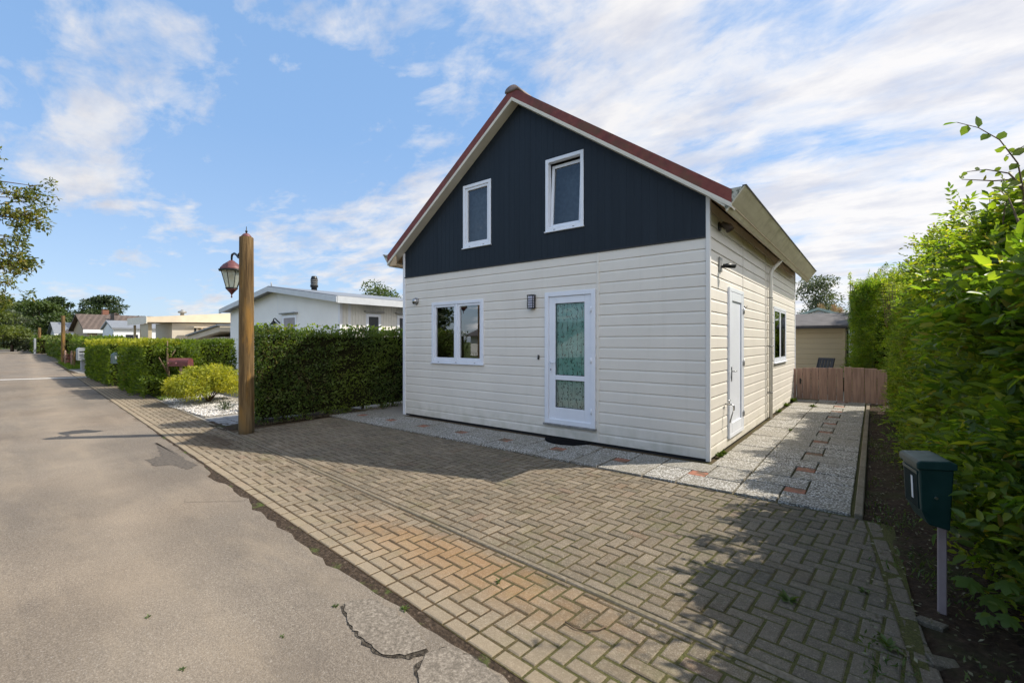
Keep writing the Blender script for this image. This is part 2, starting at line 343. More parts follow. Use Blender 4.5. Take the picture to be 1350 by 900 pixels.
# -- wood
t = NT('round_timber'); w = t.noise(1.0, src=t.mapping(src=t.tc.outputs['Object'], scale=(26,26,1.6)), detail=5)
c = t.ramp(w, [(.28,(.05,.030,.014)),(.5,(.135,.085,.036)),(.75,(.24,.165,.08))])
c = t.mix(t.ramp(t.noise(1.0, src=t.mapping(src=t.tc.outputs['Object'], scale=(6,6,1.3)), detail=5), [(.52,0),(.60,.75)]), c, (.26,.14,.035))
c = t.mix(t.ramp(t.noise(1.0, src=t.mapping(src=t.tc.outputs['Object'], scale=(55,55,.9)), detail=3), [(.30,.9),(.36,0)]), c, (.02,.013,.008))
Z = t.sep(t.tc.outputs['Object'])
c = t.mix(t.ramp(Z[2], [(0,.7),(.45,0)]), c, (.10,.085,.055))
t.col(c).set(.85,0,.2); t.bump(w, 1.0, .02); M['timber'] = t.m
t = NT('stained_plank'); w = t.noise(1.0, src=t.mapping(scale=(18,18,1.5)), detail=5)
c = t.ramp(t.rnd, [(0,(.27,.165,.125)),(1,(.38,.25,.195))]); c = t.mix(t.ramp(w, [(.4,.5),(.6,0)]), c, (.12,.07,.05)); t.col(c).set(.7); t.bump(w,.3,.004); M['plank'] = t.m
M['postpaint'] = simple('pink_grey_painted_post', (.30,.235,.235), .6, var=.12, scale=12)
M['tan'] = siding('tan_siding', (.43,.36,.235), .2)
M['bitumen'] = simple('roofing_felt', (.085,.078,.078), .85, var=.3, scale=3, bump=.3)
M['greysteel'] = simple('grey_roof_sheet', (.20,.21,.225), .45, .1, var=.1, scale=3)
t = NT('green_mailbox_plastic'); c = t.ramp(t.noise(7, detail=5), [(.35,(.008,.033,.030)),(.7,(.013,.045,.042))])
up = t.sep(t.geo.outputs['Normal'])[2]
c = t.mix(t.math('MULTIPLY', t.ramp(up, [(.6,0),(.95,1)]), t.ramp(t.noise(14, detail=6, rough=.7), [(.42,0),(.7,.6)])), c, (.12,.15,.15)); t.col(c).set(.32,0,.5); M['mailgreen'] = t.m; t.set(.42, 0, .3)
M['redpaint'] = simple('dark_red_paint', (.125,.035,.032), .4, var=.2, scale=9)
M['copper'] = simple('aged_copper_red', (.135,.045,.045), .5, .2, var=.3, scale=14)
M['paper'] = simple('white_sticker', (.72,.72,.70), .6, var=.06)
M['bark'] = simple('bark', (.075,.055,.04), .9, var=.4, scale=12, bump=.7, bs=20)
M['twig'] = simple('twig_bark', (.13,.085,.05), .85, var=.3, scale=20)
M['core'] = simple('dark_core', (.018,.018,.008), 1, var=.5, scale=18, bump=1, bs=20, spec=.0)  # for the solid dark filler added inside hedges and shrubs
M['flatroof'] = simple('cream_roof_sheet', (.62,.53,.40), .6, var=.08, scale=2)
M['creamwall'] = siding('cream_panel_wall', (.58,.52,.42), .15)
t = NT('brown_tiles'); br = t.n('ShaderNodeTexBrick'); t.l(t.mapping(src=t.tc.outputs['Object'], scale=(1,1,1)), br.inputs['Vector'])
X = t.sep(t.tc.outputs['Object'])
wv = t.math('SINE', t.math('MULTIPLY', t.math('ADD', X[1], t.math('MULTIPLY', X[0], .35)), 15)); c = t.ramp(t.noise(4, detail=5, rough=.7), [(.3,(.04,.028,.023)),(.7,(.12,.088,.068))])
c = t.mix(t.math('MULTIPLY', t.ramp(wv, [(-.0,.0),(.5,.5)]), .7), c, (.16,.12,.10)); t.col(c).set(.85); M['browntile'] = t.m
M['dkbrick'] = simple('pale_brick_wall', (.36,.29,.20), .9, var=.25, scale=20)
M['redbrick'] = simple('red_brick_wall', (.20,.09,.06), .9, var=.3, scale=20)
M['pvcgrey'] = simple('light_grey_box', (.27,.29,.31), .5, var=.1)
M['teal'] = simple('grey_blue_box', (.045,.075,.08), .5, var=.2)

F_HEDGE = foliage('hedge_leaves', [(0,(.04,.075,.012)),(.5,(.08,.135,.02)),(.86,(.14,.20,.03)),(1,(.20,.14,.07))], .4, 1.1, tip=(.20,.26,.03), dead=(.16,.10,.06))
F_THUJA = foliage('thuja_leaves', [(0,(.075,.125,.010)),(.5,(.14,.20,.014)),(1,(.22,.28,.022))], .5, 1.6, rough=.6)
F_LIME = foliage('clipped_top_leaves', [(0,(.25,.28,.012)),(.5,(.40,.40,.02)),(1,(.50,.46,.03))], .35, 2, rough=.6)
F_YEL = foliage('golden_shrub_leaves', [(0,(.22,.22,.010)),(.5,(.42,.40,.02)),(1,(.60,.54,.04))], .35, 3, rough=.6)
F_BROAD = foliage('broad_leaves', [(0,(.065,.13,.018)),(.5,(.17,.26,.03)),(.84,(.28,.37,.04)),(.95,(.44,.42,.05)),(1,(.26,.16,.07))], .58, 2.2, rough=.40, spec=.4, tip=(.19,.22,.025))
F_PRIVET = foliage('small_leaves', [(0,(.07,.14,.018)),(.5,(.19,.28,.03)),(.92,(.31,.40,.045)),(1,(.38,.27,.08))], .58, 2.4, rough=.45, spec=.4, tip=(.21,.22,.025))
F_DARK = foliage('dark_tree_leaves', [(0,(.012,.026,.008)),(.6,(.028,.05,.014)),(1,(.05,.08,.022))], .25, .25)
F_MIDG = foliage('mid_green_tree_leaves', [(0,(.03,.055,.012)),(.6,(.06,.095,.02)),(1,(.10,.14,.03))], .3, .3)
F_YTREE = foliage('yellow_green_tree_leaves', [(0,(.06,.08,.015)),(.6,(.12,.15,.025)),(1,(.18,.2,.04))], .35, .3)
F_GREY = foliage('grey_green_leaves', [(0,(.05,.065,.04)),(.6,(.09,.11,.07)),(1,(.14,.16,.11))], .3, .3)
F_OAK = foliage('overhang_leaves', [(0,(.07,.085,.02)),(.5,(.14,.16,.03)),(.85,(.27,.24,.05)),(1,(.32,.22,.07))], .5, 1.2)
F_PINK = foliage('pink_plume', [(0,(.22,.13,.09)),(1,(.40,.24,.18))], .3, 1)
F_WEED = foliage('weed_leaves', [(0,(.05,.085,.015)),(1,(.11,.15,.03))], .35, 9)
F_LITTER = foliage('fallen_leaf', [(0,(.07,.04,.02)),(.6,(.13,.09,.045)),(1,(.28,.24,.17))], .1, 3)

# ------------------------------------------------------------------ foliage builders
def unit(a): return a/np.maximum(np.linalg.norm(a, axis=1, keepdims=True), 1e-9)
def leaf_arrays(P, D, N, L, W, fold=.15, simple4=False):
    n = len(P); D = unit(D); S = unit(np.cross(D, N)); N = unit(np.cross(S, D))
    L = np.broadcast_to(L, (n,))[:, None]; W = np.broadcast_to(W, (n,))[:, None]
    if simple4:
        a = P; b = P+D*L*.45-S*W*.5+N*W*fold; c = P+D*L; d = P+D*L*.45+S*W*.5+N*W*fold
        V = np.stack([a,b,c,d], 1).reshape(-1, 3); base = (np.arange(n)*4)[:, None]
        return V, np.concatenate([base+[0,1,2], base+[0,2,3]], 0), 3
    dr = -N*L*.10
    a = P; b = P+D*L*.28-S*W*.46+N*W*fold; c = P+D*L*.66-S*W*.40+N*W*fold+dr*.5; d = P+D*L+dr*1.6
    e = P+D*L*.66+S*W*.40+N*W*fold+dr*.5; f = P+D*L*.28+S*W*.46+N*W*fold
    V = np.stack([a,b,c,d,e,f], 1).reshape(-1, 3); base = (np.arange(n)*6)[:, None]
    return V, np.concatenate([base+[0,1,2,3], base+[0,3,4,5]], 0), 4
def put_leaves(name, parts, m, parent):
    Vs = []; Fs = []; b = 0
    for V, F, k in parts: Vs.append(V); Fs.append(F+b); b += len(V)
    return np_mesh(name, np.concatenate(Vs), np.concatenate(Fs), m, parent)
def rnd3(n): return rng.normal(size=(n, 3))
def sprigs(B, D, Ls, m, leafL, leafW, up=.5, simple4=False):
    """compound twigs: m pairs of leaflets along each and one at the tip"""
    n = len(B); D = unit(D); Nn = unit(np.cross(np.cross(D, np.array([0,0,1.])+rnd3(n)*.3), D)+1e-6)
    S = unit(np.cross(D, Nn)); Ls = np.broadcast_to(Ls, (n,))[:, None]; out = []
    sc = rng.uniform(.5, 1.4, n)
    for j in range(m):
        q = (j+.6)/(m+.4); bend = -np.array([0,0,1.])*q*q*.25*Ls
        Pj = B + D*Ls*q + bend; sz = sc*(1-.35*abs(q-.45))
        for sg in (-1, 1):
            dd = D*.55+S*sg*1.0+rnd3(n)*.22; out.append(leaf_arrays(Pj, dd, Nn+rnd3(n)*.3, leafL*sz, leafW*sz, .15, simple4))
    out.append(leaf_arrays(B+D*Ls-np.array([0,0,.25])*Ls, D+rnd3(n)*.15, Nn, leafL*sc, leafW*sc, .15, simple4))
    return out
def lump(P, seed, amp, fr=1.0):
    r = np.random.default_rng(seed); s = np.zeros(len(P))
    for k in range(7):
        w = r.normal(size=3)*fr*(1+.5*k); s += np.sin(P@w + r.uniform(0, 6.3))/(1+.35*k)
    return s*amp/2.2
def box_surface(n, x0, x1, y0, y1, z0, z1, faces, ang=0):
    """random points on chosen faces; returns P, N"""
    A = {'-x': (y1-y0)*(z1-z0), '+x': (y1-y0)*(z1-z0), '-y': (x1-x0)*(z1-z0), '+y': (x1-x0)*(z1-z0), '+z': (x1-x0)*(y1-y0)}
    tot = sum(A[f] for f in faces); Ps = []; Ns = []
    for f in faces:
        k = max(1, int(n*A[f]/tot)); u = rng.random(k); v = rng.random(k)
        X = x0+(x1-x0)*u; Y = y0+(y1-y0)*v; Zr = z0+(z1-z0)*rng.random(k); N = np.zeros((k, 3))
        if f == '-x': X = np.full(k, x0); N[:, 0] = -1
        if f == '+x': X = np.full(k, x1); N[:, 0] = 1
        if f == '-y': Y = np.full(k, y0); N[:, 1] = -1
        if f == '+y': Y = np.full(k, y1); N[:, 1] = 1
        if f == '+z': Zr = np.full(k, z1); N[:, 2] = 1
        Ps.append(np.stack([X, Y, Zr], 1)); Ns.append(N)
    return np.concatenate(Ps), np.concatenate(Ns)
def rot_pts(V, c, a):
    ca, sa = math.cos(a), math.sin(a); V = V.copy(); x = V[:, 0]-c[0]; y = V[:, 1]-c[1]
    V[:, 0] = c[0]+x*ca-y*sa; V[:, 1] = c[1]+x*sa+y*ca; return V
def hedge(name, label, x0, x1, y0, y1, h, n, m, size, faces=('+x','-x','-y','+y','+z'), amp=.05, group=None, ang=0, topmat=None, core=True, simple4=True, z0=.06, stems=True, corecut=.14, sprig=None, cat='hedge'):
    cx, cy = (x0+x1)/2, (y0+y1)/2
    t = thing(name, label, cat, (cx, cy, 0), group)
    P, N = box_surface(n, x0, x1, y0, y1, z0, h, faces)
    P[:, 2] += np.where(P[:, 2] < .5, np.clip(lump(P, 5, .12, 4.0), -.05, .2)*(P[:, 2] < .25), 0) + (P[:, 2]/h)*lump(P*np.array([1,1,0]), 9, amp*.5, 2.0)
    P = P - N*(np.clip(lump(P, 77, 1.0, 7.0), 0, 1.3)*min(.12, amp*1.3))[:, None]
    P = P + N*lump(P, len(label)*7+int(abs(x0)*10), amp, 2.2)[:, None] - N*(rng.exponential(.05, len(P)))[:, None] + rnd3(len(P))*.02
    # soften the arrises
    D = N*.7 + np.array([0,0,.55]) + rnd3(len(P))*.55
    Nn = N + rnd3(len(P))*.5
    sz = rng.uniform(.7, 1.3, len(P))*size
    def mk(sel, mm, nm):
        if sprig: parts = sprigs(P[sel], D[sel], sprig[0]*rng.uniform(.7, 1.3, sel.sum()), sprig[1], size, size*.5, simple4=simple4)
        else: parts = [leaf_arrays(P[sel], D[sel], Nn[sel], sz[sel], sz[sel]*.5, .12, simple4)]
        parts = [(rot_pts(V, (cx, cy), ang), F, k) for V, F, k in parts] if ang else parts
        put_leaves(nm, parts, mm, t)
    if topmat:
        top = (P[:, 2] > h-.13-.08*rng.random(len(P)))
        mk(~top, m, 'foliage'); mk(top, topmat, 'clipped_top')
    else: mk(np.ones(len(P), bool), m, 'foliage')
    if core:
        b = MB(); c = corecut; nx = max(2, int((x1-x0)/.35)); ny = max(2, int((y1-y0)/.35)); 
        b.box(x0+c, x1-c, y0+c, y1-c, z0+.05, h-c)  # solid dark block added inside so no sky shows between the leaves
        o = b.build('core_filler', M['core'], t)
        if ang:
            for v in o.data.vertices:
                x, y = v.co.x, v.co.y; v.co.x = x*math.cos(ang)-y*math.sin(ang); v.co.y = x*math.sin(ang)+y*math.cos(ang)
    if stems:
        b = MB(); L = max(x1-x0, y1-y0); k = max(2, int(L/.45))
        for i in range(k):
            f = (i+.5)/k; sx = (x0+(x1-x0)*f) if (x1-x0) > (y1-y0) else cx+random.uniform(-.15,.15); sy = cy+random.uniform(-.15,.15) if (x1-x0) > (y1-y0) else y0+(y1-y0)*f
            if ang: q = rot_pts(np.array([[sx, sy, 0.]]), (cx, cy), ang)[0]; sx, sy = q[0], q[1]
            b.tube([(sx, sy, -.05), (sx+random.uniform(-.05,.05), sy+random.uniform(-.05,.05), h*.5)], [.035, .02], 6)
        b.build('stem', M['bark'], t)
    return t
def ellip_leaves(centers, radii, n, size, shell=.45, m4=True, aspect=.6, droop=0.):
    """leaves in a set of ellipsoidal clumps, denser outside"""
    vol = np.array([r[0]*r[1]*r[2] for r in radii])**.67; parts = []
    for c, r, w in zip(centers, radii, vol/vol.sum()):
        k = max(8, int(n*w)); d = unit(rnd3(k)); q = (1-shell*rng.random(k)**1.5)[:, None]
        P = np.array(c) + d*np.array(r)*q*(1+lump(d*3, int(abs(c[0]*10+c[2]*7)), .18)[:, None])
        P = P + rnd3(k)*.05*np.mean(r)
        parts.append(leaf_arrays(P, d*.6+rnd3(k)*.6-np.array([0,0,droop]), rnd3(k)+np.array([0,0,.8]), size*rng.uniform(.6,1.4,k), size*aspect*rng.uniform(.6,1.3,k), .15, m4))
    return parts
def tree(name, label, base, h, spread, m, n, size, cat='tree', trunk_r=.18, crown0=.35, nclump=26, seed=0, group=None, limbs=8, flat=.55, lean=(0,0)):
    r = random.Random(seed); bx, by, bz = base
    t = thing(name, label, cat, base, group)
    tr = MB(); top = (bx+lean[0], by+lean[1], bz+h*.8)
    pts = [(bx, by, bz-.1)]+[(bx+lean[0]*f+r.uniform(-.1,.1)*h*.06, by+lean[1]*f+r.uniform(-.1,.1)*h*.06, bz+h*.8*f) for f in (.25,.5,.75,1)]
    tr.tube(pts, [trunk_r*1.2, trunk_r, trunk_r*.75, trunk_r*.5, trunk_r*.2], 8); tr.build('trunk', M['bark'], t)
    cs = []; rs = []; lb = MB()
    for i in range(nclump):
        f = r.random(); z = crown0+(1-crown0)*f; prof = math.sin(math.pi*min(1, max(.08, (z-crown0)/(1-crown0)*.82+.13)))**.6
        a = r.uniform(0, 6.283); q = spread*prof*math.sqrt(r.random())*.8
        c = (bx+lean[0]*z+math.cos(a)*q, by+lean[1]*z+math.sin(a)*q, bz+h*z*.93)
        rr = spread*r.uniform(.22, .42); cs.append(c); rs.append((rr, rr, rr*flat))
        if i < limbs:
            s0 = (bx+lean[0]*z*.6, by+lean[1]*z*.6, bz+h*max(.15, z*.62)); mid = tuple((a_+b_)/2+r.uniform(-.05,.05)*h for a_, b_ in zip(s0, c))
            lb.tube([s0, mid, c], [trunk_r*.4, trunk_r*.25, trunk_r*.08], 5)
    lb.build('limb', M['bark'], t)
    put_leaves('crown', ellip_leaves(cs, rs, n, size, .6), m, t)
    return t

# ------------------------------------------------------------------ THE GROUND
def sheet(name, poly, z, m, kind='structure'):
    b = MB(); b.add([(x, y, z) for x, y in poly], [tuple(range(len(poly)))]); return struct(b.build(name, m), kind)
K = .079                                # the road runs a little askew to the house
def ye(x): return -4.62-K*x             # edge of the asphalt
def yk(x): return -3.74-K*x             # kerb line between brick verge and driveway
g = sheet('ground', [(-900,-900),(900,-900),(900,900),(-900,900)], -.07, M['grass'])
# asphalt, edge nibbled away
pts = []
xs = list(np.arange(8, -40, -.12))+list(np.arange(-40, -140, -4))
r_ = random.Random(3); w = 0; w2 = 0
for i, x in enumerate(xs):
    w = w*.75+r_.uniform(-.03,.03); w2 = w2*.93+r_.uniform(-.02,.02); near = 1 if x > -5.0 else (.35 if x > -9 else .12)
    pts.append((x, ye(x)-.010-near*(.025+abs(w)*1.3+abs(w2)*.95)))
b = MB(); V = []; F = []
for i, (x, y) in enumerate(pts): V += [(x, y, 0), (x, y, -.03), (x, -9.4-K*x, 0)]
for i in range(len(pts)-1):
    a = i*3; F += [(a, a+3, a+5, a+2), (a+1, a+4, a+3, a)]
struct(b.add(V, F).build('asphalt_road', M['asphalt']))
sheet('road_shoulder', [(8, ye(8)-.6),(8, ye(8)+.25),(-140, ye(-140)+.25),(-140, ye(-140)-.6)], -.008, M['gutter_soil'])
sheet('far_verge', [(8,-9.4-8*K),(-140,-9.4+140*K),(-140,-11+140*K),(8,-11-8*K)], -.02, M['grass'])

# brick laying: 90 degree herringbone clipped to a convex outline
def clip(poly, a, b_, c_):              # keep a*x+b*y>=c
    out = []
    for i in range(len(poly)):
        p, q = poly[i], poly[(i+1) % len(poly)]; dp = a*p[0]+b_*p[1]-c_; dq = a*q[0]+b_*q[1]-c_
        if dp >= 0: out.append(p)
        if dp*dq < 0: f = dp/(dp-dq); out.append((p[0]+(q[0]-p[0])*f, p[1]+(q[1]-p[1])*f))
    return out
def area(p): return abs(sum(p[i][0]*p[(i+1) % len(p)][1]-p[(i+1) % len(p)][0]*p[i][1] for i in range(len(p))))/2
rb = random.Random(5)
def brick_top(mb, poly, z=0.0, th=.03, gap=.0078, bev=.007, tilt=.010):
    cx = sum(p[0] for p in poly)/len(poly); cy = sum(p[1] for p in poly)/len(poly)
    dz = rb.gauss(0, .0017); tx = rb.gauss(0, tilt); ty = rb.gauss(0, tilt); ro = rb.gauss(0, .008)
    def ins(d):
        n = len(poly); res = []
        for i in range(n):
            p0, p1, p2 = poly[i-1], poly[i], poly[(i+1) % n]
            e1 = Vector((p1[0]-p0[0], p1[1]-p0[1])); e2 = Vector((p2[0]-p1[0], p2[1]-p1[1]))
            if e1.length < 1e-6 or e2.length < 1e-6: res.append(p1); continue
            e1.normalize(); e2.normalize(); n1 = Vector((-e1.y, e1.x)); n2 = Vector((-e2.y, e2.x)); k = 1+n1.dot(n2)
            off = (n1+n2)*(d/max(k, .3)); x, y = p1[0]+off.x-cx, p1[1]+off.y-cy
            res.append((cx+x-y*ro, cy+y+x*ro))
        return res
    o1 = ins(gap); o2 = ins(gap+bev); n = len(poly)
    V = [(x, y, z-th) for x, y in o1]+[(x, y, z-bev*.6+dz+(x-cx)*tx+(y-cy)*ty) for x, y in o1]+[(x, y, z+dz+(x-cx)*tx+(y-cy)*ty) for x, y in o2]
    F = [tuple(2*n+i for i in range(n))]+[(i, (i+1) % n, n+(i+1) % n, n+i) for i in range(n)]+[(n+i, n+(i+1) % n, 2*n+(i+1) % n, 2*n+i) for i in range(n)]
    mb.add(V, F)
th = -math.atan(K); ca, sa = math.cos(th), math.sin(th)
def uv2w(u, v, y0): return (u*ca-v*sa, y0+u*sa+v*ca)
def lay(name, m, x0, x1, yoff, vmin, vmax, planes, w=.1, row_lo=True, row_hi=False):
    """bricks in rows turned to the road; planes: list of a,b,c half planes in world xy"""
    mb = MB(); u0, u1 = int(x0/w)-2, int(x1/w)+2; v0, v1 = int(vmin/w)-3, int(vmax/w)+3
    lo = vmin+(w if row_lo else 0)
    rects = []
    for j in range(v0, v1):
        for i in range(u0, u1):
            k = (i-j) % 4
            if k == 0: rects.append((i*w, (i+2)*w, lo+j*w, lo+(j+1)*w, True))
            elif k == 3: rects.append((i*w, (i+1)*w, lo+j*w, lo+(j+2)*w, True))
    if row_lo:
        for i in range(u0//2, u1//2+1): rects.append((i*2*w, (i+1)*2*w, vmin, vmin+w, False))
    for a, b_, c_, d_, hb in rects:
        if hb:
            c2 = max(c_, lo); d2 = min(d_, vmax)
            if d2-c2 < .03: continue
        else: c2, d2 = c_, d_
        poly = [uv2w(a, c2, yoff), uv2w(b_, c2, yoff), uv2w(b_, d2, yoff), uv2w(a, d2, yoff)]
        for pl in planes:
            poly = clip(poly, *pl)
            if len(poly) < 3: break
        if len(poly) < 3 or area(poly) < .0016: continue
        q = [poly[0]]
        for p in poly[1:]:
            if math.dist(p, q[-1]) > .008: q.append(p)
        if math.dist(q[0], q[-1]) < .008: q.pop()
        if len(q) >= 3: brick_top(mb, q)
    return struct(mb.build(name, m))
# verge strip (yoff: line of the asphalt edge)
lay('brick_verge', M['brick_strip'], -30, 3.6, -4.62, .0, .845, [(1,0,-30),(-1,0,-3.4)])
sheet('verge_bed', [(3.6, ye(3.6)),(3.6, ye(3.6)+.9),(-30, ye(-30)+.9),(-30, ye(-30))], -.0052, M['joint'])
sheet('far_verge_paving', [(-47, ye(-47)),(-47, ye(-47)+.85),(-139, ye(-139)+.85),(-139, ye(-139))], -.001, M['kerb'])
lay('brick_driveway', M['brick'], -8, 2.4, -3.74+.032, .0, 3.0, [(0,-1,1.205),(1,.10,-7.42),(-1,-.1,-1.53)])
sheet('driveway_bed', [(-7.5,-3.25),(1.95,-4.0),(1.85,-1.2),(-7.55,-1.2)], -.0058, M['joint'])
# edging between the two: concrete lengths of one metre
mb = MB(); x = 2.1
while x > -30:
    x2 = x-.995; dz = rb.uniform(-.004,.006)
    for (a, c_) in ((x, x2),):
        A = [(a, yk(a)-.024), (c_, yk(c_)-.024), (c_, yk(c_)+.024), (a, yk(a)+.024)]
        z1 = .003+dz*.5
        mb.add([(p[0], p[1], -.05) for p in A]+[(p[0], p[1], z1-.008) for p in A]+[(A[0][0]-.004, A[0][1]+.008, z1),(A[1][0]+.004, A[1][1]+.008, z1),(A[2][0]+.004, A[2][1]-.008, z1),(A[3][0]-.004, A[3][1]-.008, z1)],
            [(0,4,5,1),(1,5,6,2),(2,6,7,3),(3,7,4,0),(4,8,9,5),(5,9,10,6),(6,10,11,7),(7,11,8,4),(8,11,10,9)])
    x -= 1.0
struct(mb.build('kerb_edging', M['kerb']))
# washed gravel slabs laid pinwheel fashion round small red tiles
sl = MB(); rd = MB()
def rect(x0, x1, y0, y1): return [(x0,y0),(x1,y0),(x1,y1),(x0,y1)]
def pin(x, y):
    for a in ((.4,1,0,.4),(.6,1,.4,1),(0,.6,.6,1),(0,.4,0,.6)):
        brick_top(sl, rect(x+a[0], x+a[1], y+a[2], y+a[3]), z=.012, gap=.010, bev=.006, tilt=.007, th=.06)
    brick_top(rd, rect(x+.4, x+.6, y+.4, y+.6), z=.006, gap=.005, bev=.004, tilt=.004)
for k in range(8): pin(-.45-k+0, -1.17)
for k in range(10): pin(.552, -1.17+k*1.0)
for k in range(17): 
    y = -.168+k*.5
    brick_top(sl, rect(.06, .55, y, y+.5), z=.010, gap=.010, bev=.006, tilt=.007, th=.06)
struct(sl.build('slab_path', M['slab'])); struct(rd.build('red_tile_inserts', M['redtile']))
sheet('path_bed', [(-8.6,-1.2),(1.6,-1.2),(1.6,9),(-.3,9),(-.3,.0),(-8.6,0)], -.012, M['joint'])
sheet('house_left_path', [(-8.6,-.168),(-6.2,-.168),(-6.2,12),(-8.6,12)], -.001, M['gravelbase'])
# edging of the bed on the right
mb = MB(); y = -1.2
while y < 8.1:
    mb.bbox(1.575, 1.64, y, min(8.1, y+.99), -.05, .035+rb.uniform(-.004,.006), .008); y += 1.0
struct(mb.build('bed_edging', M['kerb']))
# brick edge row of the driveway by the bed, slightly sunk
mb = MB(); y = -4.35
while y < -1.25:
    x0 = 1.537-y*.1; L_ = .205
    brick_top(mb, [(x0, y), (x0+.1+rb.uniform(-.004,.004), y), (x0+.08, y+L_-.0), (x0-.0205, y+L_-.0)], z=.001-max(0,-2.6-y)*.008-rb.random()*.004, tilt=.03); y += .208
for (bx_, by_, a_) in ((1.99,-3.25,.5),(1.97,-2.85,-.4),(2.12,-3.45,1.1)):
    ca_, sa_ = math.cos(a_), math.sin(a_)
    brick_top(mb, [(bx_+u*ca_-v*sa_, by_+u*sa_+v*ca_) for u, v in ((-.08,-.04),(.07,-.045),(.075,.04),(-.07,.045))], z=.004, tilt=.10)
struct(mb.build('driveway_edge_row', M['brick']))
# soil of the bed, lumpy
def lumpy(name, x0, x1, y0, y1, nx, ny, z, amp, m, seed, edge=None):
    X, Y = np.meshgrid(np.linspace(x0, x1, nx), np.linspace(y0, y1, ny)); P = np.stack([X.ravel(), Y.ravel(), np.zeros(X.size)], 1)
    P[:, 2] = z+lump(P, seed, amp, 2.0)+lump(P, seed+1, amp*.6, 9.0)+rng.normal(size=len(P))*amp*.25
    if edge is not None: P[:, 2] += edge(P[:, 0], P[:, 1])
    i = np.arange(nx-1); j = np.arange(ny-1)[:, None]; a = (j*nx+i).ravel(); F = np.stack([a, a+1, a+nx+1, a+nx], 1)
    return struct(np_mesh(name, P, F, m, smooth=True))
lumpy('soil_bed', 1.645, 5.5, -1.2, 8.6, 90, 200, -.005, .016, M['soil'], 3)
lumpy('soil_bed', 1.60, 6.0, -6.5, -1.2, 150, 160, -.008, .016, M['soil'], 4, edge=lambda x, y: -.05*np.clip((1.66-y*.1-x)/.05, 0, 1)+.014*np.clip((x-1.66+y*.1)/.1, 0, 1))
# soil strip in front of and under the big hedge
lumpy('soil_bed', -8.7, -7.36, -3.18, -.25, 30, 60, .006, .012, M['soil'], 9)
sheet('garden_ground', [(-8.7,-3.1),(-8.7,9),(-40,9),(-40,-.55)], -.02, M['gravelbase'])
sheet('back_garden', [(-6,8.7),(9,8.7),(9,30),(-6,30)], -.03, M['gravelbase'])

# ------------------------------------------------------------------ THE HOUSE
HW, HD = 6.4, 8.45; EZ = 3.55; PZ = 5.82; BZ = 3.0
SL = (PZ-EZ)/(HW/2)
house = thing('gabled_house', 'cream sided house with navy gable and red roof edge, nearest the road', 'house', (-3.2, 4.2, 0))
PITCH = .1667
def board_profile(z0, z1, p=PITCH):
    """z breakpoints of the boards between z0 and z1 and how far each stands out"""
    pr = []; k = math.floor(z0/p+1e-6)
    zz = [z0]
    while k*p < z1+p:
        for dz in (.0, .006, .013, p-.026): 
            q = k*p+dz
            if z0+1e-4 < q < z1-1e-4: zz.append(q)
        k += 1
    zz.append(z1); zz = sorted(set(round(q, 5) for q in zz))
    def out(z):
        f = (z % p)
        if f < .006: return -.016
        if f < .013: return -.016+.016*(f-.006)/.007
        if f > p-.026: return -.009*(f-(p-.026))/.026
        return 0.0
    return zz, out
def clad(mb, a0, a1, z0, z1, opens, place, p=PITCH):
    """boards between a0..a1 along the wall with openings (a,b,z,z)"""
    cuts = sorted({a0, a1} | {c for o in opens for c in o[:2] if a0 < c < a1})
    zc = sorted({z0, z1} | {c for o in opens for c in o[2:] if z0 < c < z1})
    for i in range(len(cuts)-1):
        for j in range(len(zc)-1):
            am, zm = (cuts[i]+cuts[i+1])/2, (zc[j]+zc[j+1])/2
            if any(o[0] < am < o[1] and o[2] < zm < o[3] for o in opens): continue
            zz, out = board_profile(zc[j], zc[j+1], p)
            for q in range(len(zz)-1):
                za, zb = zz[q], zz[q+1]; oa = out(za+1e-5); ob = out(zb-1e-5)
                mb.add([place(cuts[i], oa, za), place(cuts[i+1], oa, za), place(cuts[i+1], ob, zb), place(cuts[i], ob, zb)], [(0,1,2,3)])
                if q+2 < len(zz) or True:
                    on = out(zb+1e-5)
                    if abs(on-ob) > 1e-5 and q < len(zz)-2:
                        mb.add([place(cuts[i], ob, zb), place(cuts[i+1], ob, zb), place(cuts[i+1], on, zb), place(cuts[i], on, zb)], [(0,1,2,3)])
GW = (-5.47, -4.03, 1.17, 2.40); FD = (-2.63, -1.68, .24, 2.42)
U1 = (-4.56, -3.84, 3.41, 4.62); U2 = (-2.62, -1.89, 3.44, 4.65)
SD = (.98, 1.94, .14, 2.42); SW = (5.0, 6.76, 1.13, 2.38)
front = lambda a, o, z: (a, -o, z)
side = lambda a, o, z: (o, a, z)
mb = MB()
clad(mb, -6.34, -1.665, .03, BZ, [GW, FD], front); clad(mb, -1.625, -.038, .03, BZ, [FD], front)
mb.build('front_wall', M['siding'], house)
mb = MB(); clad(mb, .043, 4.0, .03, 3.5, [SD], side); clad(mb, 4.04, HD, .03, 3.5, [SW], side)
mb.build('side_wall', M['siding'], house)
mb = MB(); mb.quad((-HW, HD, 0), (-HW, 0, 0), (-HW, 0, EZ), (-HW, HD, EZ))
mb.add([(-HW,HD,0),(0,HD,0),(0,HD,EZ),(-HW/2,HD,PZ),(-HW,HD,EZ)], [(0,4,3,2,1)]); mb.build('rear_wall', M['siding'], house)
# dark base gap
mb = MB(); mb.box(-HW+.02, -.02, .015, .03, -.02, .035); mb.box(-.03, -.015, .02, HD, -.02, .035); mb.build('plinth', M['black'], house)
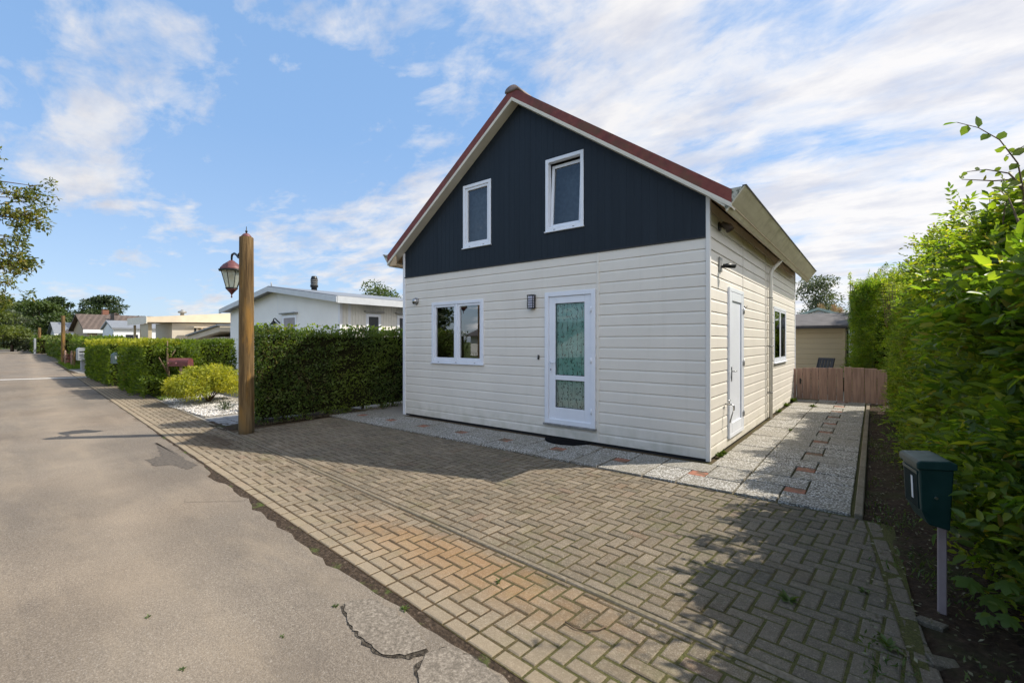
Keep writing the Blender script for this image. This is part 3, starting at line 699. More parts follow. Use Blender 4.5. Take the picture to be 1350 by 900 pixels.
# navy gable: vertical planks with grooves, openings cut
mb = MB()
def gz(x): return PZ-SL*abs(x+HW/2)
xs = []
x = -6.36
while x < -.04: xs += [x, x+.008]; x += .118
xs += [-.04]
for o in (U1, U2): xs += [o[0], o[1]]
xs += [-3.2]; xs = sorted(set(round(q, 4) for q in xs if -6.36 <= q <= -.04))
gset = lambda q: ((q+6.36) % .118) < .008
for a, c_ in zip(xs, xs[1:]):
    mid = (a+c_)/2; o = .012 if not gset(mid) else .0105
    segs = [(BZ, None)]
    for op in (U1, U2):
        if op[0] < mid < op[1]: segs = [(BZ, op[2]), (op[3], None)]
    for z0, z1 in segs:
        za = z1 if z1 is not None else gz(a)-.0; zb = z1 if z1 is not None else gz(c_)
        mb.quad((a, -o, z0), (c_, -o, z0), (c_, -o, zb), (a, -o, za))
    if o == .0105:
        zt = gz(mid)
        for z0, z1 in segs:
            z1 = z1 if z1 is not None else zt
            mb.quad((a, -.012, z0), (a, -.0105, z0), (a, -.0105, z1), (a, -.012, z1)); mb.quad((c_, -.0105, z0), (c_, -.012, z0), (c_, -.012, z1), (c_, -.0105, z1))
mb.build('gable_cladding', M['navy'], house, label='dark navy vertical planking of the gable')
mb = MB(); mb.bbox(-6.36, -.04, -.020, .01, BZ-.014, BZ+.006, .002); mb.build('drip_strip', M['black'], house)
# interior: dark rooms so the windows have depth
mb = MB()
mb.box(-HW+.12, -.12, .12, 4.5, .1, 2.75)
o = mb.build('interior_wall', M['dull'], house); o.data.flip_normals()
mb = MB(); mb.box(-4.65, -1.76, .12, 4.5, 2.95, 4.69); o = mb.build('attic_room', M['dull'], house); o.data.flip_normals()
mb = MB(); mb.box(-2.5, -.12, 4.8, 8.2, .1, 2.75); o = mb.build('back_room', M['dull'], house); o.data.flip_normals()
# remove the faces of the rooms that would shut the windows
def open_face(o, test):
    import bmesh
    bm = bmesh.new(); bm.from_mesh(o.data); d = [f for f in bm.faces if test(f.calc_center_median()+org(o))]
    bmesh.ops.delete(bm, geom=d, context='FACES'); bm.to_mesh(o.data); bm.free()
for ch in list(house.children):
    if ch.name.startswith('interior_wall') or ch.name.startswith('attic_room'): open_face(ch, lambda c: c.y < .2)
    if ch.name.startswith('back_room'): open_face(ch, lambda c: c.x > -.2)
# corner boards
mb = MB(); mb.bbox(-.040, .014, -.016, .045, 0.0, EZ-.02, .004); mb.build('corner_board', M['corner'], house)
mb = MB(); mb.bbox(-6.415, -6.338, -.016, .06, 0.0, EZ-.02, .004); mb.build('corner_board', M['trim'], house)
mb = MB(); mb.bbox(-.06, .012, HD-.06, HD+.012, 0, EZ-.05, .004); mb.build('corner_board', M['trim'], house)
mb = MB(); mb.bbox(-1.667, -1.623, -.008, .02, .03, BZ-.016, .003); mb.build('joint_cover', M['siding'], house)
mb = MB(); mb.bbox(-.02, .008, 3.998, 4.042, .03, 3.45, .003); mb.build('joint_cover', M['siding'], house)
mb = MB(); mb.bbox(-.02, .006, 1.985, 2.01, 2.45, 3.45, .002); mb.build('joint_cover', M['siding'], house)

# ---- roof
def roofpoly(off0, off1, xa=-6.72, xb=.32):
    """outline across the ridge between two vertical offsets above the rafters' underside"""
    zt = lambda x: 5.80-SL*abs(x+3.2)
    return [(xa, zt(xa)+off0), (-3.2, zt(-3.2)+off0), (xb, zt(xb)+off0), (xb, zt(xb)+off1), (-3.2, zt(-3.2)+off1), (xa, zt(xa)+off1)]
Y0, Y1 = -.17, 8.62
def halves(off0, off1, ya, yb, m, name, parent=house, xa=-6.72, xb=.32):
    zt = lambda x: 5.80-SL*abs(x+3.2); mb = MB()
    mb.prism([(xa, zt(xa)+off0), (-3.2, zt(-3.2)+off0), (-3.2, zt(-3.2)+off1), (xa, zt(xa)+off1)], 'y', ya, yb)
    mb.prism([(-3.199, zt(-3.2)+off0), (xb, zt(xb)+off0), (xb, zt(xb)+off1), (-3.199, zt(-3.2)+off1)], 'y', ya, yb)
    return mb.build(name, m, parent)
roof = halves(.045, .10, Y0+.03, Y1-.03, M['roof'], 'roof')
# rows of pan tiles on the slopes
mb = MB(); zt = lambda x: 5.80-SL*abs(x+3.2)+.10
sxl = math.hypot(1, SL)
for sgn in (-1, 1):
    x = 0.02
    while x < 3.5:
        xa_, xb_ = -3.2+sgn*x, -3.2+sgn*min(x+.3, 3.52)
        NY = 120; V = []; F = []
        for i in range(NY+1):
            y = Y0+.02+(Y1-Y0-.04)*i/NY; wv_ = .012*math.cos(i*math.pi/1.5*1.0)
            V += [(xa_, y, zt(xa_)+.012+wv_), (xb_, y, zt(xb_)+.03+wv_), (xb_, y, zt(xb_)+.004)]
        for i in range(NY):
            a = i*3; q = [(a, a+3, a+4, a+1), (a+1, a+4, a+5, a+2)]
            F += q if sgn < 0 else [tuple(reversed(f)) for f in q]
        mb.add(V, F, True); x += .3
mb.build('roof_tiles', M['roof'], roof)
halves(.0, .045, Y0+.02, Y1-.02, M['soffit'], 'roof_boarding')
halves(.0345, .205, Y0-.03, Y0-.001, M['rake'], 'rake_board')
halves(-.002, .034, Y0-.036, Y0-.001, M['trim_cream'], 'rake_trim')
halves(.0345, .205, Y1+.001, Y1+.03, M['rake'], 'rake_board')
# soffit of the verge between wall and rake (cream)
halves(-.024, -.001, Y0-.034, -.014, M['trim_cream'], 'verge_soffit')
mb = MB()
prof = [(-3.2+.14*math.cos(a), 5.945+.085*math.sin(a)) for a in np.linspace(-.2, math.pi+.2, 11)]
y = Y0-.05
while y < Y1:
    mb.prism(prof, 'y', y, min(y+.42, Y1+.04), True); y += .425
mb.build('ridge_tile', M['ridge'], roof)
# box gutters leaning outwards, with end caps, rim and soffit
def gutter(sg, xr):
    f = lambda x: xr+sg*x
    outer = [(f(.0), 3.27), (f(.20), 3.52)]; 
    mb = MB(); mb.prism([(f(-.02), 3.245), (f(.0), 3.25), (f(.205), 3.52), (f(.185), 3.52), (f(.0), 3.275), (f(-.02), 3.27)][::1 if sg > 0 else -1], 'y', Y0-.025, Y1+.03)
    g_ = mb.build('gutter', M['gutter'], house)
    mb = MB(); mb.bbox(f(.17), f(.222), Y0-.03, Y1+.035, 3.521, 3.536, .003); mb.build('gutter_rim', M['black'], g_)
    mb = MB(); mb.prism([(f(-.03), 3.28), (f(.0), 3.272), (f(.187), 3.519), (f(-.03), 3.519)][::1 if sg > 0 else -1], 'y', Y0-.027, Y0-.005); mb.build('end_cap', M['gutter_end'], g_)
    mb = MB(); mb.box(f(-.03), f(-.01), Y0, Y1, 3.28, 3.52); mb.build('gutter_back', M['gutter'], g_)
gutter(1, .27); gutter(-1, -6.67)
# eave soffits from wall to gutter
mb = MB()
for k in range(3):
    a = k*.085; mb.prism([(.016+a, 3.50-a*.78), (.016+a+.08, 3.50-(a+.08)*.78), (.016+a+.08, 3.515-(a+.08)*.78), (.016+a, 3.515-a*.78)], 'y', Y0+.0, Y1-.03)
mb.build('eave_soffit', M['soffit'], house)
mb = MB(); mb.prism([(-6.67, 3.262), (-6.42, 3.262), (-6.42, 3.28), (-6.67, 3.28)], 'y', Y0, Y1-.03); mb.build('eave_soffit', M['soffit'], house)
mb = MB(); mb.prism([(-6.67, 3.26), (-6.42, 3.26), (-6.42, 3.47), (-6.5, 3.45)], 'y', Y0-.02, Y0-.004); mb.build('eave_end_board', M['soffit'], house)
mb = MB(); mb.prism([(.016, 3.30+.19), (.25, 3.29), (.27, 3.30), (.016, 3.53)], 'y', Y0-.02, Y0-.004); mb.build('eave_end_board', M['trim_cream'], house)
# downpipe
mb = MB(); mb.tube([(.055, 4.27, .02), (.055, 4.27, 2.98), (.07, 4.28, 3.06), (.20, 4.34, 3.22), (.24, 4.36, 3.28)], .036, 12)
M['pipe'] = simple('off_white_pipe', (.74,.72,.66), .4, var=.05); dp = mb.build('downpipe', M['pipe'], house)
for z in (.55, 1.5, 2.5): mb = MB(); mb.tube([(.055, 4.27, z-.012), (.055, 4.27, z+.012)], .042, 12); mb.box(.0, .03, 4.255, 4.285, z-.01, z+.01); mb.build('pipe_clip', M['greymetal'], dp)

# ---- windows and doors
def frame_rect(mb, place, a0, a1, z0, z1, w, o0, o1, wb=None):
    """four mitre-butted bars; o0..o1 outwards"""
    wb = wb or w
    def bar(aa, ab, za, zb):
        p = [place(aa, o0, za), place(ab, o1, zb)]
        mb.bbox(p[0][0], p[1][0], p[0][1], p[1][1], p[0][2], p[1][2], .004)
    bar(a0, a0+w, z0, z1); bar(a1-w, a1, z0, z1); bar(a0+w+.0005, a1-w-.0005, z1-w, z1); bar(a0+w+.0005, a1-w-.0005, z0, z0+wb)
def pane(mb, place, a0, a1, z0, z1, o): mb.add([place(a0, o, z0), place(a1, o, z0), place(a1, o, z1), place(a0, o, z1)], [(0,1,2,3)])
def window(parent, place, W, cols, trim=.055, gm='glass', tilt=None, fo=.022, po=-.028, gm2=None):
    a0, a1, z0, z1 = W; mb = MB(); frame_rect(mb, place, a0-.0, a1, z0, z1, trim, -.07, fo)
    p = [place(a0-.012, .0, z0-.02), place(a1+.012, .045, z0-.001)]
    mb.bbox(p[0][0], p[1][0], p[0][1], p[1][1], p[0][2], p[1][2], .003)
    n = cols; iw = (a1-a0-2*trim)
    for i in range(1, n):
        c = a0+trim+iw*i/n; q = [place(c-.03, -.068, z0+trim+.0005), place(c+.03, fo-.004, z1-trim-.0005)]
        mb.bbox(q[0][0], q[1][0], q[0][1], q[1][1], q[0][2], q[1][2], .004)
    w = mb.build('window', M['upvc'], parent)
    for i in range(n):
        s0 = a0+trim+iw*i/n+(.03 if i else 0)+.001; s1 = a0+trim+iw*(i+1)/n-(.03 if i < n-1 else 0)-.001
        if tilt == i:                                  # bottom-hung sash leaning into the room
            pl = lambda a, o, z: place(a, o-.02-(z-z0-trim)*.06, z)
            mb = MB(); zb, zt_ = z0+trim+.002, z1-trim-.03
            for (aa, ab, za, zb_) in ((s0+.005, s0+.055, zb, zt_), (s1-.055, s1-.005, zb, zt_), (s0+.056, s1-.056, zt_-.05, zt_), (s0+.056, s1-.056, zb, zb+.05)):
                vs = [pl(aa,-.06,za),pl(ab,-.06,za),pl(ab,-.01,za),pl(aa,-.01,za),pl(aa,-.06,zb_),pl(ab,-.06,zb_),pl(ab,-.01,zb_),pl(aa,-.01,zb_)]
                mb.add(vs, [(0,3,2,1),(4,5,6,7),(0,1,5,4),(1,2,6,5),(2,3,7,6),(3,0,4,7)])
            mb.build('sash', M['upvc'], w)
            mb = MB(); pane(mb, pl, s0+.05, s1-.05, zb+.045, zt_-.045, -.03); mb.build('pane', M[gm], w)
        else:
            mb = MB(); frame_rect(mb, place, s0, s1, z0+trim+.001, z1-trim-.001, .045, -.06, .004); mb.build('sash', M['upvc'], w)
            mb = MB(); pane(mb, place, s0+.04, s1-.04, z0+trim+.04, z1-trim-.04, po); mb.build('pane', M[gm2 if gm2 and i else gm], w)
    # drain caps in the bottom rail
    for f in (.15, .5, .85) if cols > 1 else (.25, .75):
        mb = MB(); q = a0+(a1-a0)*f; p = [place(q-.018, .0225, z0+.012), place(q+.018, .028, z0+.022)]; mb.bbox(p[0][0], p[1][0], p[0][1], p[1][1], p[0][2], p[1][2], .001); mb.build('drain_cap', M['greymetal'], w)
    return w
w1 = window(house, front, GW, 2, .06)
w2 = window(house, front, U1, 1, .06, gm='glass_up'); w2['label'] = 'smaller-looking left gable window, closed'
w3 = window(house, front, U2, 1, .06, gm='glass_up', tilt=0); w3['label'] = 'right gable window with its sash tilted inwards'
w4 = window(house, side, SW, 2, .06, fo=.010, po=.0005, gm2='glass_up')
mb = MB(); mb.add([(U1[0]-.05,.16,U1[2]),(U1[1]+.05,.16,U1[2]),(U1[1]+.05,.16,U1[3]),(U1[0]-.05,.16,U1[3])],[(0,1,2,3)]); mb.build('net_curtain', M['net'], w2); mb = MB()
mb.add([(U2[0]-.05,.34,U2[2]),(U2[1]+.05,.34,U2[2]),(U2[1]+.05,.34,U2[3]),(U2[0]-.05,.34,U2[3])],[(0,1,2,3)]); mb.build('net_curtain', M['net'], w3)
mb = MB(); n = 16; V = []; F = []
for i in range(n+1):
    y = 5.97+.68*i/n; V += [(-.035+.008*math.sin(i*1.9), y, 1.24), (-.035+.008*math.sin(i*1.9), y, 2.27)]
mb.add(V, [(2*i, 2*i+2, 2*i+3, 2*i+1) for i in range(n)], True); mb.build('curtain', M['paleblind'], house)
# front door
mb = MB(); a0, a1, z0, z1 = FD
frame_rect(mb, front, a0, a1, z0, z1, .075, -.07, .028)
df = mb.build('door_frame', M['upvc'], house)
mb = MB(); mb.bbox(a0-.02, a1+.02, -.05, .0, z0-.03, z0-.001, .004); mb.build('door_sill', M['greymetal'], df)
mb = MB(); L0, L1 = a0+.077, a1-.077; B0, B1 = z0+.02, z1-.077
def bx(aa, ab, za, zb, o0=-.055, o1=.006): mb.bbox(aa, ab, -o1, -o0, za, zb, .004)
bx(L0, L0+.125, B0, B1); bx(L1-.125, L1, B0, B1); bx(L0+.1255, L1-.1255, B1-.115, B1); bx(L0+.1255, L1-.1255, .965, 1.045); bx(L0+.1255, L1-.1255, B0, .51)
dr = mb.build('door', M['upvc'], house, label='white front door with patterned curtain behind its glass')
mb = MB(); pane(mb, front, L0+.11, L1-.11, 1.04, B1-.11, -.02); mb.build('pane', M['glass_door'], dr); mb = MB(); pane(mb, front, L0+.11, L1-.11, .505, .97, -.02); mb.build('pane', M['glass_door'], dr)
mb = MB()
for zz in ((1.045, B1-.115), (.51, .965)):                     # black glazing gaskets
    aa, ab = L0+.125, L1-.125
    for q in ((aa, aa+.008, zz[0], zz[1]), (ab-.008, ab, zz[0], zz[1]), (aa, ab, zz[0], zz[0]+.008), (aa, ab, zz[1]-.008, zz[1])): mb.box(q[0], q[1], .004, .012, q[2], q[3])
mb.build('gasket', M['black'], dr)
mb = MB(); n = 40; V = []
for i in range(n+1):
    x = L0+.08+(L1-L0-.16)*i/n; y = .045+.006*math.sin(i*.9); V += [(x, y, .46), (x, y, B1-.07)]
mb.add(V, [(2*i, 2*i+2, 2*i+3, 2*i+1) for i in range(n)], True); mb.build('curtain', M['curtain'], dr)
mb = MB(); hx = L0+.045
mb.bbox(hx-.016, hx+.016, -.018, -.006, 1.08, 1.30, .004); mb.tube([(hx, -.012, 1.25), (hx, -.055, 1.25), (hx+.11, -.055, 1.25)], .009, 8)
hd_ = mb.build('handle', M['upvc'], dr); mb = MB(); mb.bbox(hx-.007, hx+.007, -.024, -.0185, 1.115, 1.15, .002); mb.build('lock', M['black'], hd_)
for z in (.5, 1.3, 2.1): mb = MB(); mb.tube([(L1+.008, -.034, z-.045), (L1+.008, -.034, z+.045)], .011, 8); mb.build('hinge', M['upvc'], dr)
# side door: white, solid with an inner panel
mb = MB(); a0, a1, z0, z1 = SD; frame_rect(mb, side, a0, a1, z0, z1, .06, -.05, .028); df = mb.build('door_frame', M['upvc'], house)
mb = MB(); mb.bbox(-.045, .008, a0+.062, a1-.062, z0+.01, z1-.062, .004)
for q in ((a0+.062, a0+.17, z0+.01, z1-.062), (a1-.17, a1-.062, z0+.01, z1-.062), (a0+.1705, a1-.1705, z1-.20, z1-.062), (a0+.1705, a1-.1705, z0+.01, z0+.22)):
    mb.bbox(.0085, .026, q[0], q[1], q[2], q[3], .005)
dr2 = mb.build('door', M['upvc'], house, label='plain white side door without glass')
mb = MB(); mb.bbox(.026, .036, a0+.09, a0+.125, 1.0, 1.22, .003); mb.tube([(.034, a0+.107, 1.15), (.08, a0+.107, 1.15), (.08, a0+.21, 1.15)], .009, 8); mb.build('handle', M['steel'], dr2)
for z in (.42, 1.25, 2.1): mb = MB(); mb.tube([(.036, a1-.055, z-.05), (.036, a1-.055, z+.05)], .014, 8); mb.bbox(.028, .04, a1-.09, a1-.02, z-.035, z+.035, .002); mb.build('hinge', M['steel'], dr2)

# ---- small fittings
wl = thing('wall_lamp', 'dark boxy louvred wall lamp beside the front door', 'wall lamp', (-2.89, -.01, 2.27))
mb = MB(); mb.bbox(-2.95, -2.83, -.03, .0, 2.17, 2.385, .004); mb.bbox(-2.957, -2.823, -.095, -.0, 2.386, 2.40, .004); mb.bbox(-2.955, -2.825, -.088, -.03, 2.16, 2.174, .004)
for z in (2.21, 2.25, 2.29, 2.33): mb.bbox(-2.952, -2.828, -.09, -.03, z-.0, z+.008, .002)
for x in (-2.95, -2.838): mb.box(x, x+.008, -.09, -.08, 2.174, 2.386)
mb.build('housing', M['iron'], wl)
mb = MB(); mb.bbox(-2.943, -2.837, -.078, -.032, 2.176, 2.384, .01); mb.build('diffuser', simple('lamp_diffuser', (.45,.45,.56), .2, var=.05), wl)
fl = thing('dome_light', 'small round chrome dome lamp on the front wall left of the window', 'wall lamp', (-5.97, -.01, 2.46))
mb = MB(); mb.tube([(-5.97, 0, 2.46), (-5.97, -.03, 2.46)], .075, 20); mb.build('base', M['steel'], fl)
mb = MB(); mb.tube([(-5.97, -.03-.07*math.sin(a), 2.46-.0*a) for a in np.linspace(0, 1.5, 7)], [.066*math.cos(a)+.002 for a in np.linspace(0, 1.5, 7)], 20); mb.build('dome', M['steel'], fl)
mb = MB(); mb.tube([(-5.97, -.06, 2.43), (-5.97, -.09, 2.415)], [.028, .022], 12); mb.build('sensor', M['black'], fl)
db = thing('doorbell', 'black doorbell on the wall left of the front door', 'doorbell', (-2.77, -.005, 1.33))
mb = MB(); mb.bbox(-2.788, -2.752, -.018, .0, 1.295, 1.37, .005); mb.build('plate', M['black'], db); mb = MB(); mb.tube([(-2.77, -.018, 1.345), (-2.77, -.023, 1.345)], .009, 12); mb.build('button', M['greymetal'], db)
fd = thing('flood_light', 'grey adjustable floodlight on a plate above the side door', 'outdoor light', (.0, .55, 2.70))
mb = MB(); mb.bbox(.002, .022, .45, .59, 2.59, 2.79, .004); mb.build('plate', M['greymetal'], fd)
mb = MB(); mb.tube([(.02, .53, 2.66), (.07, .54, 2.66)], .018, 8); mb.build('bracket', M['iron'], fd)
mb = MB(); mb.tube([(.06, .51, 2.665), (.10, .56, 2.67), (.165, .65, 2.675)], [.026, .034, .038], 14); mb.build('lamp_head', M['iron'], fd)
hl = thing('eave_lamp', 'dark hooded lamp high on the side wall under the eave', 'outdoor light', (.0, .48, 3.22))
mb = MB(); mb.tube([(.002, .48, 3.22), (.02, .48, 3.22)], .065, 16); mb.build('base', M['iron'], hl)
mb = MB(); mb.tube([(.02, .48, 3.24), (.05, .48, 3.245), (.12, .49, 3.20), (.15, .49, 3.15)], [.02, .042, .052, .058], 16, cap=False); mb.build('hood', simple('bronze_hood', (.10,.075,.055), .45, .4), hl)
mb = MB(); mb.tube([(.07, .485, 3.225), (.125, .49, 3.17)], [.02, .035], 12); mb.build('lens', M['black'], hl)
tp = thing('water_tap', 'metal water tap on the side wall left of the side door', 'tap', (.0, .82, .68))
mb = MB(); mb.tube([(.0, .82, .68), (.10, .82, .68), (.12, .82, .66), (.12, .82, .60)], .013, 8); mb.build('spout', M['steel'], tp)
mb = MB(); mb.tube([(.06, .82, .69), (.06, .82, .73)], .008, 8); mb.tube([(.06, .77, .735), (.06, .87, .735)], .009, 8); mb.build('handle', M['steel'], tp)
mb = MB(); mb.tube([(.12, .81, .60), (.10, .78, .52), (.08, .76, .42)], .009, 6); mb.build('hose_end', M['greymetal'], tp)
vt = thing('wall_hook', 'small dark metal hook on the side wall by the side door hinge', 'hook', (.01, 2.06, 2.17))
mb = MB(); mb.bbox(.002, .012, 2.045, 2.075, 2.14, 2.20, .002); mb.tube([(.012, 2.06, 2.18), (.05, 2.06, 2.17), (.05, 2.06, 2.20)], .005, 6); mb.build('hook', M['iron'], vt)
# door mat: black half-round with moulded ribs
mt = thing('door_mat', 'black half-round rubber door mat below the front door', 'door mat', (-2.12, -.1, .015))
mb = MB(); pl = [(-2.12+.40*math.cos(a), -.075-.36*math.sin(a)) for a in np.linspace(0, math.pi, 25)][::-1]
M['rubber'] = simple('black_rubber', (.006,.006,.007), .95, var=.3, spec=.1); mb.prism(pl, 'z', .013, .030); mb.build('mat', M['rubber'], mt)
mb = MB()
for r in (.12, .2, .28, .36): mb.tube([(-2.12+r*1.08*math.cos(a), -.085-r*.93*math.sin(a), .030) for a in np.linspace(.1, math.pi-.1, 19)], .006, 5)
mb.build('rib', M['rubber'], mt)

# ------------------------------------------------------------------ LAMP POST (the lantern hangs over the verge)
def timber_post(t, x, y, h, r):
    mb = MB(); mb.lathe([(r*1.06, -.1), (r*1.04, .1), (r, h*.4), (r*.96, h*.8), (r*.93, h-.01), (r*.88, h)], (x, y, 0), 20); return mb.build('post', M['timber'], t)
lx, ly = -6.88, -3.03
lp = thing('lamp_post', 'round timber lamp post with a hanging copper-topped lantern at the hedge corner', 'lamp post', (lx, ly, 0))
timber_post(lp, lx, ly, 3.42, .119)
mb = MB(); mb.lathe([(.085, 3.42), (.08, 3.44), (.05, 3.475), (.022, 3.49), (.0, 3.50)], (lx, ly, 0), 16); cp = mb.build('cap', M['copper'], lp)
mb = MB(); mb.lathe([(.006, 3.49), (.018, 3.515), (.02, 3.53), (.007, 3.545), (.005, 3.60), (.001, 3.615)], (lx, ly, 0), 10); mb.build('finial', M['iron'], cp)
LX, LY = lx-.70, ly+.02
mb = MB()
mb.tube([(lx-.13, ly, 3.17), (lx-.24, ly+.003, 3.10), (lx-.36, ly+.008, 3.11), (lx-.46, ly+.012, 3.17), (lx-.56, ly+.015, 3.21), (LX+.02, LY, 3.20), (LX, LY, 3.15), (LX, LY, 3.10)], [.022,.022,.02,.02,.02,.02,.018,.016], 8)
mb.tube([(lx-.14, ly, 3.24), (lx-.20, ly, 3.255), (lx-.26, ly+.003, 3.235), (lx-.275, ly+.003, 3.19), (lx-.245, ly+.003, 3.17), (lx-.225, ly, 3.195)], [.016,.014,.012,.011,.010,.008], 7)
mb.tube([(lx-.36, ly+.008, 3.11), (lx-.37, ly+.008, 3.17), (lx-.33, ly+.006, 3.19)], [.014,.011,.007], 6)
mb.bbox(lx-.155, lx-.125, ly-.03, ly+.03, 3.08, 3.30, .006); mb.build('bracket', M['iron'], lp)
lan = MB(); lan.lathe([(.012,.0),(.03,-.005),(.06,-.03),(.12,-.075),(.165,-.13),(.175,-.155)][::-1], (LX, LY, 3.10), 8, sc=1.16)
L_ = lan.build('lantern', M['copper'], lp, label='copper-red lantern with clear panes')
mb = MB(); mb.lathe([(.19, -.175), (.19, -.157), (.17, -.15)], (LX, LY, 3.10), 8, sc=1.16)
mb.lathe([(.085,-.46),(.095,-.445),(.085,-.435)], (LX, LY, 3.10), 8, sc=1.16)
for k in range(8):
    a = 2*math.pi*k/8; mb.tube([(LX+.180*math.cos(a), LY+.180*math.sin(a), 2.902), (LX+.093*math.cos(a), LY+.093*math.sin(a), 2.585)], .006, 5)
mb.build('frame', M['iron'], L_)
mb = MB(); mb.tube([(LX, LY, 2.90), (LX, LY, 2.587)], [.174, .088], 8, cap=False, smooth=False); mb.build('pane', M['glass_lamp'], L_)
mb = MB(); mb.lathe([(.004,-.60),(.014,-.585),(.006,-.56),(.012,-.545),(.03,-.52),(.07,-.475),(.085,-.462)], (LX, LY, 3.10), 8, sc=1.16); mb.build('base_cone', M['copper'], L_)
mb = MB(); mb.lathe([(.012,-.17),(.012,-.20),(.03,-.23),(.035,-.28),(.015,-.32)], (LX, LY, 3.10), 12, sc=1.16); mb.build('bulb', M['paper'], L_)
# second post further down the street, and a third far off
p2 = thing('timber_post', 'tall bare round timber post on the grass verge by the stakes', 'post', (-45.2, -.67, 0)); timber_post(p2, -45.2, -.67, 3.5, .115)
p3 = thing('timber_post', 'farthest round timber post behind the grey gate down the street', 'post', (-84.4, 1.85, 0)); timber_post(p3, -84.4, 1.85, 3.4, .16)

# ------------------------------------------------------------------ HEDGES LEFT
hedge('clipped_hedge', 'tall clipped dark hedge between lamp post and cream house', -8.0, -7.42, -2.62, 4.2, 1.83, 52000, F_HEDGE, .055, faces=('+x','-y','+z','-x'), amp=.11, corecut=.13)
t_ = bpy.data.objects['clipped_hedge']
P = np.stack([rng.uniform(-8.0,-7.4,260), rng.uniform(-2.6,1.5,260), 1.83+rng.uniform(-.02,.12,260)], 1)
put_leaves('ivy_shoot', [leaf_arrays(P, rnd3(260)*.6+np.array([.3,0,.6]), rnd3(260)+np.array([.4,0,.8]), rng.uniform(.05,.09,260), rng.uniform(.04,.07,260))], F_PRIVET, t_)
hedge('thuja_hedge', 'dark thuja hedge behind the golden shrub, reaching the white bungalow', -15.2, -14.35, -1.95, -.45, 1.60, 9000, F_THUJA, .08, amp=.05)
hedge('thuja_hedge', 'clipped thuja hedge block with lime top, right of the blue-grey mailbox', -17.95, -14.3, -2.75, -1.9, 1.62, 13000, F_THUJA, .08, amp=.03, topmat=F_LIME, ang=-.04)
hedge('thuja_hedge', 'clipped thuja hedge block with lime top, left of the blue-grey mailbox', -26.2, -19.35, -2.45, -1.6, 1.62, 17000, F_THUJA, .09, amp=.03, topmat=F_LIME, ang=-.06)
hedge('street_hedge', 'bushy green hedge behind the grey utility box and stakes', -46, -31, -.5, .7, 1.75, 9000, F_HEDGE, .16, amp=.12, ang=-.05, topmat=F_THUJA)
hedge('street_hedge', 'far bushy green hedge between the two timber posts', -80, -47.5, .9, 1.9, 1.9, 12000, F_HEDGE, .24, amp=.2, ang=-.079, topmat=F_YTREE)
hedge('street_hedge', 'farthest dark hedge beyond the grey gate', -112, -84, 2.6, 4.2, 2.0, 7000, F_HEDGE, .35, amp=.25, ang=-.079)
# shaggy climbing conifer with bare stem at the corner of the thuja hedge
t_ = thing('ragged_conifer', 'ragged conifer with a bare pale stem beside the red mailbox', 'shrub', (-14.45, -2.25, 0))
mb = MB(); mb.tube([(-14.1,-2.3,-.05),(-14.12,-2.28,.6),(-14.08,-2.32,1.1),(-14.14,-2.3,1.62)], [.04,.035,.03,.012], 7); mb.tube([(-14.1,-2.3,.7),(-14.15,-2.5,1.15)], [.03,.012], 6); mb.tube([(-14.08,-2.3,1.05),(-14.0,-2.15,1.35)], [.02,.01], 6); mb.build('stem', M['twig'], t_)
cs = [(-14.35+random.uniform(-.25,.3), -2.1+random.uniform(-.5,.45), random.uniform(.2,1.5)) for _ in range(26)]
put_leaves('foliage', ellip_leaves(cs, [(.3,.3,.14)]*26, 5200, .09, .8, True, .4, .2), F_THUJA, t_)
# golden shrub
t_ = thing('golden_shrub', 'bright golden-green feathery shrub on the white gravel', 'shrub', (-12.0, -1.95, 0))
cs = []; 
for i in range(44):
    a = random.uniform(0, 6.283); q = math.sqrt(random.random())*.72; cs.append((-12.0+q*1.25*math.cos(a), -1.95+q*math.sin(a)*1.0, .16+.54*(1-q*q)*random.uniform(.75,1.2)))
put_leaves('foliage', ellip_leaves(cs, [(.28,.28,.24)]*44, 20000, .085, .6, True, .28, .25), F_YEL, t_)
mb = MB(); 
for i in range(9): a = i*.7; mb.tube([(-12,-1.95,0),(-12+.3*math.cos(a),-1.95+.3*math.sin(a),.4)], [.02,.008], 5)
mb.build('stem', M['twig'], t_)
t_ = thing('grey_shrub', 'small grey-green shrub between the golden shrub and the lamp post', 'shrub', (-10.35, -1.2, 0))
cs = [(-10.35+random.uniform(-.3,.3), -1.2+random.uniform(-.3,.3), random.uniform(.15,.5)) for _ in range(10)]
put_leaves('foliage', ellip_leaves(cs, [(.22,.22,.18)]*10, 1800, .06, .7, True, .4), F_GREY, t_)
# planter made of a log section
t_ = thing('log_planter', 'small grey log planter behind the lamp post', 'planter', (-9.55, -1.95, 0))
mb = MB(); mb.lathe([(.13,0),(.14,.02),(.138,.22),(.12,.225),(.115,.18),(.02,.175)], (-9.55,-1.95,0), 14); mb.build('bowl', simple('grey_log', (.22,.20,.14), .9, var=.3, scale=20, bump=.4), t_)
put_leaves('plant', ellip_leaves([(-9.55,-1.95,.27)], [(.11,.11,.1)], 160, .05, .8), F_GREY, t_)
t_ = thing('dry_plant', 'small straggly pale plant growing out of the white gravel', 'plant', (-10.1, -2.25, 0))
n = 150; d = unit(rnd3(n)*np.array([.6,.6,.3])+np.array([0,0,.7])); put_leaves('foliage', [leaf_arrays(np.array([-10.1,-2.25,0])+d*rng.uniform(0,.18,(n,1)), d, rnd3(n), .09, .018, .1, True)], F_GREY, t_)
